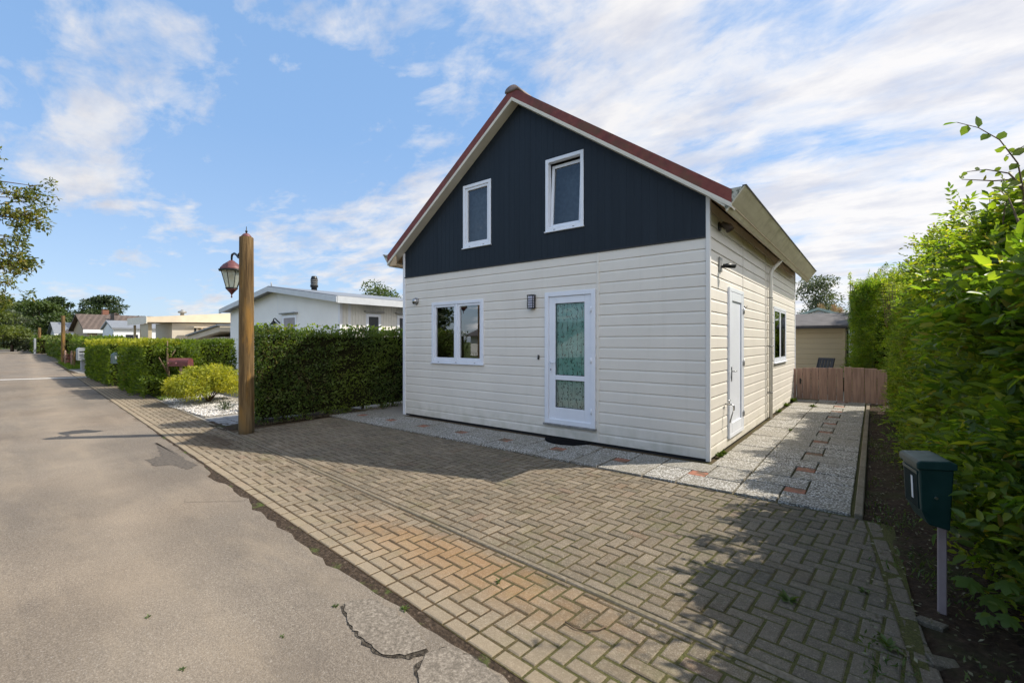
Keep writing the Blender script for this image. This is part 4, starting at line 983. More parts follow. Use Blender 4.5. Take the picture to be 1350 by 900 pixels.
# gravel bed with white pebbles
sheet('gravel_bed', [(-8.9, yk(-8.9)+.10), (-8.9, -1.0), (-15.4, -1.0), (-15.4, yk(-15.4)+.10)], -.006, M['gravelbase'])
def pebbles(name, n, fn, s0, s1, m, seed):
    r = np.random.default_rng(seed); ico = [(0,0,1),(.9,0,.2),(.28,.85,.25),(-.72,.53,.2),(-.72,-.53,.22),(.28,-.85,.2),(0,0,-1)]
    tri = [(0,1,2),(0,2,3),(0,3,4),(0,4,5),(0,5,1),(6,2,1),(6,3,2),(6,4,3),(6,5,4),(6,1,5)]
    I = np.array(ico); P = fn(r, n); s = r.uniform(s0, s1, n)[:, None, None]; a = r.uniform(0, 6.28, n)
    q = I[None]*s*np.array([1,.75,.55])+r.normal(size=(n,7,3))*s*.08; ca_, sa_ = np.cos(a)[:, None], np.sin(a)[:, None]
    V = np.stack([q[...,0]*ca_-q[...,1]*sa_, q[...,0]*sa_+q[...,1]*ca_, q[...,2]], -1)+P[:, None]
    F = (np.arange(n)*7)[:, None, None]+np.array(tri)[None]; return struct(np_mesh(name, V.reshape(-1,3), F.reshape(-1,3), m), 'stuff')
def gp(r, n):
    x = r.uniform(-15.3,-8.9,n); y = yk(x)+.12+r.random(n)*(1.5-.06*(x+15)); keep = ~((x > -9.35) & (y > yk(x)+.0)); y = np.where(keep, y, yk(x)+.15+r.random(n)*.3)
    x = np.where(keep, x, r.uniform(-12,-9.5,n)); return np.stack([x, y, np.full(n,.004)+r.random(n)*.012], 1)
pg = pebbles('white_gravel', 9000, gp, .012, .032, M['pebble'], 4); props(pg, 'white pebbles of the bed left of the lamp post', 'gravel')
mb = MB()
for i in range(4):
    for j in range(5): brick_top(mb, rect(-9.1+i*.3, -8.81+i*.3, yk(-8.6)+.12+j*.3-i*.02, yk(-8.6)+.41+j*.3-i*.02), z=.004, bev=.005, th=.03)
struct(mb.build('garden_paving', M['greyslab']))
sheet('grass_patch', [(-15.6, yk(-15.6)+.08), (-13.6, yk(-13.6)+.08), (-13.6, -1.6), (-15.6,-1.2)], .001, M['grass'])

# ------------------------------------------------------------------ MAILBOXES ON THE LEFT
def loafbox(t, c, L, r, m, ang=0):
    mb = MB(); n = 10; prof = [(-r, -r*.8)]+[(r*math.cos(a), r*math.sin(a)) for a in np.linspace(math.pi, 0, n)]+[(r, -r*.8)]
    mb.prism([(c[1]+p[0], c[2]+p[1]) for p in prof], 'x', c[0]-L/2, c[0]+L/2, True); return mb.build('box', m, t)
t_ = thing('red_mailbox', 'dark red rounded mailbox on a wooden post behind the golden shrub', 'mailbox', (-13.7, -2.1, 0))
cx, cy = -13.7, -2.1
mb = MB(); prof = [(-.12,-.10)]+[(.12*math.cos(a), .02+.11*math.sin(a)) for a in np.linspace(math.pi, 0, 10)]+[(.12,-.10)]
ca2, sa2 = math.cos(R(40)), math.sin(R(40))
V = []
for L in (-.27, .27):
    for p in prof: V.append((cx+L*ca2-p[0]*sa2, cy+L*sa2+p[0]*ca2, 1.0+p[1]))
n = len(prof); mb.add(V, [tuple(range(n-1,-1,-1)), tuple(range(n,2*n))]+[(i,(i+1)%n,n+(i+1)%n,n+i) for i in range(n)]); bxm = mb.build('box', M['redpaint'], t_)
M['refl'] = simple('pink_reflector', (.5,.2,.2), .3)
for L in (-.27, -.05): mb = MB(); mb.tube([(cx+L*ca2+.121*sa2, cy+L*sa2-.121*ca2, .99), (cx+L*ca2+.128*sa2, cy+L*sa2-.128*ca2, .99)], .022, 10); mb.build('round_reflector', M['refl'], bxm)
mb = MB(); mb.bbox(cx-.03, cx+.03, cy-.03, cy+.03, -.05, .9, .005); mb.build('post', M['plank'], t_)
t_ = thing('blue_grey_mailbox', 'blue-grey letterbox on a red-brown post in the hedge gap', 'mailbox', (-18.65, -2.42, 0))
mb = MB(); mb.bbox(-18.69, -18.61, -2.46, -2.38, -.05, .85, .006); mb.build('post', simple('red_brown_post', (.28,.10,.06), .7, var=.2), t_)
mb = MB(); mb.prism([(-2.68,.84),(-2.40,.84),(-2.40,1.22),(-2.6,1.22),(-2.68,1.14)], 'x', -18.98, -18.70); mb.build('box', M['teal'], t_)
mb = MB(); mb.box(-18.695, -18.692, -2.62, -2.46, 1.0, 1.1); mb.build('label_plate', M['pvcgrey'], t_)
t_ = thing('utility_box', 'grey pedestal letterbox standing on the gravel by the street hedge', 'mailbox', (-33, -1.32, 0))
mb = MB(); mb.bbox(-33.14,-32.86,-1.45,-1.19,-.05,.55,.02); mb.build('pedestal', M['pvcgrey'], t_)
mb = MB(); mb.prism([(-1.60,.56),(-1.08,.56),(-1.08,1.22),(-1.5,1.26),(-1.60,1.18)], 'x', -33.3, -32.7); bb = mb.build('box', M['pvcgrey'], t_)
mb = MB(); mb.box(-32.695, -32.69, -1.55, -1.13, 1.0, 1.06); mb.build('slot', M['iron'], bb)
for i, (x, y, lab) in enumerate(((-42.0,-.95,'short wooden stake nearest the tall timber post'),(-40.0,-.9,'middle short wooden stake on the grass verge'),(-37.9,-1.05,'short wooden stake nearest the grey pedestal letterbox'))):
    t_ = thing('wooden_stake', lab, 'stake', (x, y, 0), 'stakes on the grass verge'); mb = MB(); mb.bbox(x-.045,x+.045,y-.045,y+.045,-.05,.95,.01); mb.add([(x-.04,y-.04,.95),(x+.04,y-.04,.95),(x+.04,y+.04,.95),(x-.04,y+.04,.95),(x,y,1.0)],[(0,1,4),(1,2,4),(2,3,4),(3,0,4)]); mb.build('stake', M['plank'] if i < 2 else M['timber'], t_)
t_ = thing('red_flower_pot', 'small red and pink flowers beside the tall timber post', 'flowers', (-43.5,-.6,0))
mb = MB(); mb.lathe([(.12,0),(.17,.25),(.15,.26)], (-43.5,-.6,0), 10); mb.build('pot', M['redbrick'], t_)
put_leaves('blooms', ellip_leaves([(-43.5,-.6,.5)], [(.28,.28,.25)], 240, .09, .8), foliage('red_bloom', [(0,(.35,.05,.06)),(1,(.5,.25,.25))], .2), t_)
sheet('grass_patch', [(-47, ye(-47)+.05), (-34.2, ye(-34.2)+.1), (-34.2, -.35), (-47, .6)], .003, M['grass'])
sheet('gravel_bed', [(-34.2, ye(-34.2)+.1), (-30, ye(-30)+.3), (-26, -1.2), (-27, .5), (-34.2,.3)], .002, M['gravelbase'])
def grass(name, n, fn, h, seed, m):
    r = np.random.default_rng(seed); P = fn(r, n); d = np.stack([r.normal(size=n)*.35, r.normal(size=n)*.35, np.ones(n)], 1)
    V, F, k = leaf_arrays(P, d, r.normal(size=(n,3)), r.uniform(.5,1.3,n)*h, h*.12, .1, True); return struct(np_mesh(name, V, F, m), 'stuff')
gr = grass('verge_grass', 5000, lambda r, n: (lambda x: np.stack([x, ye(x)+.15+r.random(n)*1.6, np.zeros(n)], 1))(r.uniform(-46.5,-34.4,n)), .14, 2, F_THUJA); props(gr, 'short grass under the stakes', 'grass')
gr = grass('edge_grass', 2500, lambda r, n: (lambda x: np.stack([x, yk(x)+.06+r.random(n)*.5, np.zeros(n)], 1))(r.uniform(-15.8,-13.4,n)), .07, 8, F_THUJA); props(gr, 'short grass by the ragged conifer', 'grass')
# grey double gate far down
t_ = thing('grey_gate', 'pale grey metal gate between far hedges down the street', 'gate', (-81.5, 1.3, 0))
for q in ((-82.9,-82.75,1.2,1.35),(-80.2,-80.05,1.0,1.15)): mb = MB(); mb.box(*q,0,2.0); mb.build('gate_post', M['pvcgrey'], t_)
mb = MB()
for i in range(12): x = -82.7+i*.22; mb.box(x, x+.06, 1.2-i*.01, 1.25-i*.01, .1, 1.8)
mb.box(-82.74,-80.21,1.12,1.16,.3,.4); mb.box(-82.74,-80.21,1.12,1.16,1.55,1.65); mb.build('gate_leaf', M['pvcgrey'], t_)
# white ramps painted over the road
for x0, nm in ((-26.4, 'a'), (-139, 'b')):
    b = MB(); w = .32 if nm == 'a' else .9; xA = x0; y0 = -9.3-K*x0; y1 = yk(x0)-.06
    b.add([(xA-1.2-w, y0, .0045),(xA-1.2, y0, .0045),(xA+.9, y1, .0045),(xA+.9-w, y1, .0045)], [(0,1,2,3)]); struct(b.build('road_marking', M['whiteline']))
b = MB(); b.add([(-100, -9.3+100*K, .0045),(-99.2,-9.3+100*K,.0045),(-98.2,yk(-99)-1,.0045),(-99,yk(-99)-1,.0045)], [(0,1,2,3)]); struct(b.build('road_marking', M['whiteline']))

# ------------------------------------------------------------------ WHITE BUNGALOW NEXT DOOR
nb = thing('white_bungalow', 'low white mobile home with shallow grey-edged roof behind the hedge', 'house', (-15.1, 5, 0))
AX0, AX1, AY, AD, EH, RH = -19.1, -10.9, 1.15, 10.5, 2.88, 3.42
mb = MB(); mb.add([(AX0,AY,0),(AX1,AY,0),(AX1,AY,EH),((AX0+AX1)/2,AY,RH),(AX0,AY,EH)], [(0,1,2,3,4)])
mb.quad((AX0,AD,0),(AX0,AY,0),(AX0,AY,EH),(AX0,AD,EH)); mb.add([(AX0,AD,0),(AX1,AD,0),(AX1,AD,EH),((AX0+AX1)/2,AD,RH),(AX0,AD,EH)], [(4,3,2,1,0)])
mb.build('wall', M['siding_white'], nb)
mb = MB(); y = AY
while y < AD: mb.box(AX1-.03, AX1, y+.006, min(y+.1, AD), .03, EH); y += .104
mb.build('side_wall', simple('cream_white_planks', (.76,.74,.67), .6, var=.05), nb)
mb = MB()
for x in (AX0, AX1): mb.bbox(x-.07, x+.012, AY-.012, AY+.08, 0, EH, .004)
mb.bbox(AX1-.05, AX1+.014, AY+.28, AY+.36, 0, EH, .004); mb.box(-14.95,-14.93,AY-.008,AY,0,3.3); mb.build('corner_board', M['trim'], nb)
mb = MB(); xm = (AX0+AX1)/2; o = .35
mb.prism([(AX0-o, EH-.08), (xm, RH+.0), (xm, RH+.14), (AX0-o, EH+.07)], 'y', AY-.3, AD+.3); mb.prism([(xm+.001, RH), (AX1+o, EH-.08), (AX1+o, EH+.07), (xm+.001, RH+.14)], 'y', AY-.3, AD+.3)
rf = mb.build('roof', M['greysteel'], nb)
mb = MB(); mb.prism([(AX0-o-.02, EH-.13), (xm, RH-.06), (xm, RH+.10), (AX0-o-.02, EH+.04)], 'y', AY-.34, AY-.302); mb.prism([(xm+.001, RH-.06), (AX1+o+.02, EH-.13), (AX1+o+.02, EH+.04), (xm+.001, RH+.10)], 'y', AY-.34, AY-.302)
mb.box(AX1+o, AX1+o+.03, AY-.3, AD+.3, EH-.15, EH+.05); mb.build('fascia', simple('pale_grey_fascia', (.52,.55,.58), .5, var=.06), nb)
mb = MB(); mb.lathe([(.0,.0),(.11,.001),(.11,.30),(.15,.32),(.15,.36),(.12,.45),(.135,.62),(.10,.74),(.085,.75),(.0,.76)], (-15.7, 2.9, RH+.02), 14); ch = mb.build('chimney', M['iron'], rf)
mb = MB()
for z in (.32, .40, .48, .56): mb.lathe([(.14,0),(.15,.02),(.13,.03)], (-15.7,2.9,RH+.02+z), 14)
mb.build('cowl_ring', M['greymetal'], ch)
mb = MB(); mb.tube([(xm, AY-.2, RH+.1),(xm,AY-.2,RH+.27)], .02, 6); mb.build('vent_pipe', M['pvcgrey'], rf)
def nwin(parent, x0, x1, z0, z1, axis, at, cur=None, head=True):
    pl = (lambda a, o_, z: (a, at-o_, z)) if axis == 'f' else (lambda a, o_, z: (at+o_, a, z))
    mb = MB(); frame_rect(mb, pl, x0, x1, z0, z1, .09, .0, .03); w_ = mb.build('window', M['upvc'], parent)
    mb = MB(); p = [pl(x0+.09, .004, z0+.09), pl(x1-.09, .010, z1-.09)]; mb.box(p[0][0], p[1][0], p[0][1], p[1][1], p[0][2], p[1][2]); mb.build('pane', cur or M['darkglass'], w_)
    if head:
        mb = MB(); p = [pl(x0-.08, .0, z1+.05), pl(x1+.08, .12, z1+.09)]; mb.bbox(p[0][0], p[1][0], p[0][1], p[1][1], p[0][2], p[1][2], .003); mb.build('awning_rail', M['greymetal'], w_)
t = NT('dark_window_glass'); t.col((.02,.023,.027)).set(.08,0,.8); M['darkglass'] = t.m
nwin(nb, -14.55, -13.55, 1.1, 2.5, 'f', AY, M['paleblind']); nwin(nb, -15.6, -15.0, 1.1, 2.25, 'f', AY, head=False); nwin(nb, 2.05, 2.6, 1.1, 2.48, 's', AX1); nwin(nb, 3.25, 3.85, 1.1, 2.48, 's', AX1)
mb = MB()
mb.tube([(-14.75, AY-.02, 2.25), (-14.85, AY-.15, 2.42), (-14.95, AY-.15, 2.38), (-15.0, AY-.12, 2.3)], .02, 6); mb.lathe([(.1,0),(.12,.03),(.02,.15)], (-15.0,AY-.12,2.2), 8)
ln = mb.build('porch_lantern', M['iron'], nb)

# ------------------------------------------------------------------ BEIGE ANNEXE, SHED, TILED HOUSES
def d(px, py, Z):
    c, s = .78302, .62200; X = (px-675)/600*Z; return (1.7123+X*c-Z*s, -6.375+X*s+Z*c, 1.6+(449.5-py)/600*Z)
an = thing('beige_annexe', 'beige flat-roofed annexe with open porch behind the thuja hedge', 'building', (-27, 4, 0))
x0, x1, y0, y1 = -30.2, -27.0, .3, 9.5
mb = MB(); mb.box(x0+.3, x1, y0+.9, y1, 0, 2.56); mb.build('wall', M['creamwall'], an)
mb = MB(); mb.prism([(y0-.2, 2.57),(y1+.2, 2.80),(y1+.2, 3.75),(y0-.2, 2.83)], 'x', x0-.2, x1+.25); rf = mb.build('roof', M['flatroof'], an)
mb = MB(); mb.box(x0-.23, x1+.28, y0-.24, y0-.202, 2.50, 2.86); mb.build('fascia', M['trim_cream'], rf)
mb = MB(); mb.lathe([(.09,0),(.09,.14),(.2,.16),(.2,.24),(.08,.28),(.05,.34)], (-27.9, 1.9, 3.0), 10); mb.build('roof_vent', M['greymetal'], rf)
for px_ in (x0-.1, x0+1.2): mb = MB(); mb.bbox(px_, px_+.1, y0, y0+.1, 0, 2.5); mb.build('porch_post', M['tan'], an)
mb = MB(); mb.prism([(x1-1.5,2.5),(x1-.5,0),(x1-.0,0),(x1-.0,2.5)], 'y', y0-.1, y0+.05); mb.build('porch_screen', M['tan'], an)
mb = MB(); mb.prism([(y0+1.4,2.30),(y1,2.42),(y1,2.50),(y0+1.4,2.36)], 'x', x1+.26, x1+1.6); mb.build('lean_to_roof', M['flatroof'], an)
for py_ in (y0+1.45, y0+4.6): mb = MB(); mb.bbox(x1+1.45, x1+1.53, py_, py_+.08, 0, 2.28); mb.build('lean_to_post', M['iron'], an)
for k in range(5): mb = MB(); mb.bbox(x1+1.2, x1+1.7, y0+1.7+k*.8, y0+1.77+k*.8, 2.20+k*.012, 2.29+k*.012); mb.build('rafter', M['soffit'], an)
# second lower roof in front on the right
lr = thing('low_shed', 'low beige lean-to roof with grey edge just behind the thuja hedge', 'shed', (-21.5, 3, 0))
mb = MB(); mb.prism([(-23.9,1.62),(-19.9,2.02),(-19.9,2.26),(-23.9,1.84)], 'y', 1.0, 5.5); mb.build('roof', M['flatroof'], lr)
mb = MB(); mb.prism([(-23.92,1.85),(-19.88,2.27),(-19.88,2.33),(-23.92,1.91)], 'y', .9, 5.6); mb.build('roof_edge', M['greysteel'], lr)
mb = MB(); mb.box(-23.2,-20.2,1.3,5.3,0,1.8); mb.build('wall', M['creamwall'], lr)
# small grey and white shed
def gable_house(name, label, cat, x0, x1, y0, y1, eh, rh, wallm, roofm, ridge='x', over=.3, fascia=None, wins=()):
    t = thing(name, label, cat, ((x0+x1)/2, (y0+y1)/2, 0)); mb = MB()
    if ridge == 'x':
        ym = (y0+y1)/2; mb.prism([(y0,0),(y1,0),(y1,eh),(ym,rh),(y0,eh)], 'x', x0, x1); mb.build('wall', wallm, t)
        s = (rh-eh)/(ym-y0); mb = MB()
        mb.prism([(y0-over, eh-over*s+.02),(ym, rh+.02),(ym, rh+.14),(y0-over, eh-over*s+.14)], 'x', x0-over, x1+over); mb.prism([(ym+.001, rh+.02),(y1+over, eh-over*s+.02),(y1+over, eh-over*s+.14),(ym+.001, rh+.14)], 'x', x0-over, x1+over)
        rf = mb.build('roof', roofm, t)
        if fascia: mb = MB(); mb.box(x0-over, x1+over, y0-over-.03, y0-over-.002, eh-over*s-.22, eh-over*s+.10); mb.build('fascia', fascia, t)
    else:
        xm = (x0+x1)/2; mb.prism([(x0,0),(x1,0),(x1,eh),(xm,rh),(x0,eh)], 'y', y0, y1); mb.build('wall', wallm, t)
        s = (rh-eh)/(xm-x0); mb = MB()
        mb.prism([(x0-over, eh-over*s+.02),(xm, rh+.02),(xm, rh+.14),(x0-over, eh-over*s+.14)], 'y', y0-over, y1+over); mb.prism([(xm+.001, rh+.02),(x1+over, eh-over*s+.02),(x1+over, eh-over*s+.14),(xm+.001, rh+.14)], 'y', y0-over, y1+over)
        rf = mb.build('roof', roofm, t)
        if fascia: mb = MB(); mb.box(x1+over+.002, x1+over+.03, y0-over, y1+over, eh-over*s-.22, eh-over*s+.10); mb.build('fascia', fascia, t)
    return t, rf
M['shedwhite'] = simple('white_boards', (.70,.71,.72), .6, var=.05)
t_, rf = gable_house('white_shed', 'small white shed with grey roof left of the beige annexe', 'shed', -45, -41.5, 1.5, 6.5, 2.5, 3.05, M['shedwhite'], M['greysteel'], 'y', .12)
mb = MB(); mb.box(-41.49,-41.47,2.2,2.9,.4,2.1); mb.build('window', M['darkglass'], t_)
t_, rf = gable_house('tiled_bungalow', 'brown tiled bungalow with white eaves beyond the white shed', 'house', -62.5, -55.5, 2.2, 13, 2.75, 4.15, M['dkbrick'], M['browntile'], 'y', .35, M['trim'])
mb = MB(); mb.box(-57.6,-57.35,4.2,4.45,3.4,4.4); mb.build('vent_pipe', M['black'], rf)
for y in (2.9, 4.7): mb = MB(); mb.box(-55.49,-55.44,y,y+1.4,.9,2.4); w_ = mb.build('window', M['upvc'], t_); mb = MB(); mb.box(-55.43,-55.42,y+.12,y+1.28,1.02,2.28); mb.build('pane', M['paleblind'], w_)
t_, rf = gable_house('tiled_bungalow', 'second brown roofed house with brick chimney, half behind the timber post', 'house', -80, -70, 3.7, 10, 2.8, 4.9, M['redbrick'], M['browntile'], 'x', .5, M['trim'])
mb = MB(); mb.box(-73.6,-72.9,6.2,6.8,4.2,5.5); mb.build('chimney', M['redbrick'], rf)
t_, rf = gable_house('grey_roofed_house', 'far pale house with grey roof at the left of the row', 'house', -106, -99, 5.2, 11, 2.9, 4.6, M['shedwhite'], M['greysteel'], 'y', .4, M['trim'])

# ------------------------------------------------------------------ TREES
def T(name, lab, px, Z, h, spread, m, n, size, **k):
    p = d(px, 449.5, Z); return tree(name, lab, (p[0], p[1], 0), h, spread, m, n, size, **k)
T('deciduous_tree', 'large dark spreading tree at the end of the street', 36, 92, 10.0, 6.5, F_DARK, 9000, .5, seed=1, nclump=40, trunk_r=.35, crown0=.25)
T('deciduous_tree', 'mid-green rounded tree overhanging the far end of the road', 52, 80, 8.6, 4.6, F_MIDG, 6500, .42, seed=2, nclump=30, crown0=.22)
T('deciduous_tree', 'yellow-green tree at the left picture edge', -14, 62, 8.6, 4.0, F_YTREE, 7000, .35, seed=3, nclump=32, crown0=.12)
T('willow_tree', 'silvery grey-green tree beside the yellow-green one', 16, 72, 6.8, 3.4, F_GREY, 5000, .35, seed=4, nclump=28, crown0=.1)
T('deciduous_tree', 'dark layered tree crown rising just left of the timber post', 77, 84, 10.2, 3.4, F_DARK, 4500, .45, seed=5, nclump=20, flat=.4, crown0=.4)
T('pine_tree', 'flat-topped pine rising alone behind the tiled roofs', 131, 78, 9.6, 4.2, F_DARK, 4800, .4, seed=6, nclump=20, flat=.3, crown0=.55)
T('deciduous_tree', 'dark low tree behind the brown roofs', 95, 100, 8.0, 3.5, F_DARK, 2500, .5, seed=7, nclump=16, crown0=.3)
T('deciduous_tree', 'small distant treetop left of the beige annexe', 166, 95, 6.7, 2.6, F_MIDG, 1500, .45, seed=8, nclump=10, crown0=.3)
T('deciduous_tree', 'small distant treetop above the beige porch', 182, 90, 7.0, 2.6, F_MIDG, 1500, .45, seed=9, nclump=10, crown0=.3)
T('garden_tree', 'leafy green tree top showing over the white mobile home', 496, 26, 5.1, 2.2, F_MIDG, 8000, .14, seed=10, nclump=30, crown0=.4, trunk_r=.1)
T('garden_tree', 'small grey-green tree top over the mobile home roof, left of the leafy one', 463, 32, 4.95, .9, F_GREY, 1500, .12, seed=12, nclump=10, crown0=.5, trunk_r=.08)
T('garden_tree', 'dark green tree behind the tan shed', 1076, 30, 5.9, 2.2, F_GREY, 9000, .14, seed=11, nclump=34, crown0=.2, trunk_r=.12)
# far treeline closing the street and the horizon
t_ = []
for i, (px, Z, h, s) in enumerate(((-60,110,8,6),(8,118,6.5,6),(60,120,6.5,5),(84,125,6,5))):
    T('background_tree', ('dark tree at the far left behind the road end','dark low tree closing the road end','low dark tree right of the road end','low dark tree behind the far hedge')[i], px, Z, h, s, F_DARK, 3000, .6, seed=20+i, nclump=22, crown0=.05, flat=.8)
hedge('road_end_thicket', 'dark thicket closing the far end of the road', -152, -148, -9, 12, 4.2, 5000, F_DARK, .6, amp=.8, cat='thicket', stems=False)
# tree standing left of the road, out of frame, whose branches reach in
ot = thing('overhanging_tree', 'tree whose leafy branch ends reach in from the left edge', 'tree', (-21.5, -10.2, 0))
mb = MB(); mb.tube([(-21.5,-10.2,-.1),(-21.4,-10.1,2),(-21.3,-9.9,4.5),(-21,-9.6,7.5)], [.3,.24,.2,.1], 10); mb.build('trunk', M['bark'], ot)
mb = MB(); cs = []; rs = []; tw = MB()
tips = [(54,247,15.5),(38,262,15.2),(20,255,15),(58,285,15.6),(40,285,15.3),(22,290,15),(50,262,15.6),(5,245,14.8),(8,285,14.8),(30,300-8,15.2),(46,292,15.5),
        (24,315,15),(14,322,14.8),(4,318,14.6),(24,336,15),(18,348,14.9),(30,352,15.1),(6,350,14.8),(14,360,14.8),(2,335,14.7),(10,377,16),(22,378,16.2),(0,392,16)]
tips += [(-25+random.uniform(-50,20), random.uniform(180,390), 15+random.uniform(-1,1.5)) for _ in range(26)]
for i, (px, py, Z) in enumerate(tips):
    c = Vector(d(px, py, Z)); s0 = Vector((-21.3,-9.9,3.2+random.uniform(0,3))); mid = s0.lerp(c, .55)+Vector((random.uniform(-.3,.3),random.uniform(-.3,.3),.35))
    mb.tube([s0, mid, c+Vector((0,0,.03))], [.06,.035,.008], 5)
    for q in range(3):
        e = c+Vector((random.uniform(-.35,.35),random.uniform(-.35,.35),random.uniform(-.34,.34))); mb.tube([c.lerp(mid,.12), e], [.010,.004], 4); cs.append(tuple(e)); rs.append((.22,.22,.22))
mb.build('limb', M['bark'], ot)
put_leaves('crown', ellip_leaves(cs, rs, 5600, .12, .9, False, .5, .1), F_OAK, ot)

# ------------------------------------------------------------------ RIGHT SIDE: gate, fence, shed, chairs
gt = thing('plank_gate', 'pinkish-brown plank gate closing the side path', 'gate', (.6, 8.2, 0))
xx = .07; ws = [.135,.19,.17,.20,.19,.145]; tops = [.87,.89,.90,.90,.91,.90]
for w_, h_ in zip(ws, tops):
    mb = MB(); mb.bbox(xx+.004, xx+w_-.004, 8.19+random.uniform(-.004,.004), 8.215, .05, h_, .004); mb.build('plank', M['plank'], gt); xx += w_
for z in (.2, .68): mb = MB(); mb.bbox(.07, 1.09, 8.217, 8.25, z, z+.08, .003); mb.build('rail', M['plank'], gt)
mb = MB(); mb.bbox(.14,.17,8.165,8.189,.45,.60,.004); mb.tube([(.155,8.165,.55),(.155,8.13,.55),(.21,8.13,.55)], .008, 6); mb.build('latch', M['iron'], gt)
mb = MB(); mb.bbox(-.03,.05,8.2,8.28,-.05,.86,.005); mb.build('gate_post', M['plank'], gt)
ft = thing('plank_fence', 'pinkish-brown plank fence panel between the gate and the right hedge', 'fence', (1.5, 8.2, 0))
xx = 1.115
for w_, h_ in ((.165,.94),(.25,.93),(.25,.92),(.2,.90)):
    mb = MB(); mb.bbox(xx+.003, xx+w_-.003, 8.17, 8.195, .04, h_, .004); mb.build('plank', M['plank'], ft); xx += w_
for z in (.2, .68): mb = MB(); mb.bbox(1.12,1.98,8.197,8.235,z,z+.08,.003); mb.build('rail', M['plank'], ft)
for x in (1.13, 1.9): mb = MB(); mb.bbox(x,x+.07,8.236,8.30,-.05,.89,.004); mb.build('fence_post', M['plank'], ft)
sh = thing('tan_shed', 'tan boarded shed with dark felt roof behind the plank gate', 'shed', (-1.5, 15.4, 0))
mb = MB(); clad(mb, -4.5, .92, 0, 2.08, [], lambda a, o, z: (a, 13.4-o, z), .19); mb.quad((.92,13.4,0),(.92,17,0),(.92,17,2.08),(.92,13.4,2.08)); mb.quad((-4.5,17,0),(-4.5,13.4,0),(-4.5,13.4,2.08),(-4.5,17,2.08)); mb.build('wall', M['tan'], sh)
mb = MB(); mb.prism([(13.1,2.09),(15.2,2.62),(17.3,2.09),(17.3,2.15),(15.2,2.70),(13.1,2.17)], 'x', -4.8, 1.12); mb.build('roof', M['bitumen'], sh)
mb = MB(); mb.box(-4.8,1.14,13.05,13.098,2.06,2.11); mb.tube([(.98,13.2,2.05),(1.0,13.3,1.9),(1.0,13.33,0)], .03, 8); mb.build('gutter', M['black'], sh)
mb = MB(); mb.bbox(.86,.935,13.375,13.45,0,2.06,.004); mb.build('corner_board', M['tan'], sh)
t_, rf = gable_house('pale_green_roof', 'pale green shallow roof just visible above the shed', 'building', -2.5, 1.6, 21, 25, 2.4, 3.15, M['shedwhite'], simple('pale_green_sheet', (.30,.38,.33), .6), 'y', .2)
def chair(x, y, rz, lab):
    t = thing('garden_chair', lab, 'chair', (x, y, 0), 'black garden chairs')
    cr, sr = math.cos(rz), math.sin(rz); P_ = lambda u, v, z: (x+u*cr-v*sr, y+u*sr+v*cr, z)
    def qb(mb, u0, u1, v0, v1, z0, z1, lean=0):
        vs = [P_(u, v+(z-.42)*lean, z) for z in (z0, z1) for u, v in ((u0,v0),(u1,v0),(u1,v1),(u0,v1))]; mb.add(vs, [(0,3,2,1),(4,5,6,7),(0,1,5,4),(1,2,6,5),(2,3,7,6),(3,0,4,7)])
    mb = MB(); qb(mb, -.24, .24, -.24, .22, .41, .44); mb.build('seat', M['black'], t)
    mb = MB()
    for k in range(5): qb(mb, -.23+k*.096, -.155+k*.096, .22, .24, .46, 1.03, .35)
    qb(mb, -.26, .26, .21, .245, 1.0, 1.07, .35); qb(mb, -.26, -.235, .21, .245, .44, 1.03, .35); qb(mb, .235, .26, .21, .245, .44, 1.03, .35); mb.build('backrest', M['black'], t)
    for u, v in ((-.24,-.22),(.21,-.22),(-.24,.2),(.21,.2)): mb = MB(); qb(mb, u, u+.03, v, v+.03, 0, .41); mb.build('leg', M['black'], t)
    for u in (-.28, .25): mb = MB(); qb(mb, u, u+.035, -.24, .3, .62, .65); qb(mb, u, u+.03, -.24, -.21, 0, .62); mb.build('armrest', M['black'], t)
chair(.30, 11.1, R(-30), 'black slatted garden chair behind the middle of the plank gate')
chair(1.25, 11.6, R(-60), 'black garden chair behind the fence panel, nearest the hedge')

# green mailbox on its post (number one on the flap)
M['mailflap'] = simple('mailbox_flap', (.005,.017,.017), .7, var=.3, scale=20, spec=.1)
mk_ = thing('green_mailbox', 'dark green letterbox on a pinkish post beside the right hedge', 'mailbox', (2.03, -2.68, 0))
mb = MB(); mb.bbox(2.03-.02, 2.03+.02, -2.68-.02, -2.68+.02, -.05, .56, .004); mb.build('post', M['postpaint'], mk_)
A_ = Vector((.972, .232, 0)); B_ = Vector((-.232, .972, 0)); P0 = Vector((1.915, -2.90, 0))
def mloc(u, v, z): return tuple(P0+A_*u+B_*v+Vector((0, 0, z)))
def mprism(prof, v0, v1, inset=0):
    n = len(prof); mb = MB()
    V = [mloc(p[0], v0+(inset if p[1] < .6 else 0), p[1]) for p in prof]+[mloc(p[0], v1-(inset if p[1] < .6 else 0), p[1]) for p in prof]
    return mb.add(V, [tuple(range(n)), tuple(range(2*n-1, n-1, -1))]+[(i, n+i, n+(i+1) % n, (i+1) % n) for i in range(n)])
mb = mprism([(0,.895),(.012,.64),(.05,.555),(.145,.535),(.155,.895)][::-1], 0, .27, .02)
o = mb.build('box', M['mailgreen'], mk_); bv = o.modifiers.new('bevel', 'BEVEL'); bv.width = .010; bv.segments = 3
mb = mprism([(-.012,.875),(-.014,.908),(.0,.922),(.13,.932),(.166,.918),(.166,.885),(.15,.882),(-.004,.872)][::-1], -.012, .282)
ld = mb.build('lid', M['mailgreen'], mk_); bv = ld.modifiers.new('bevel', 'BEVEL'); bv.width = .007; bv.segments = 3
fu = lambda z, k: .012*(.925-z)/.285-k
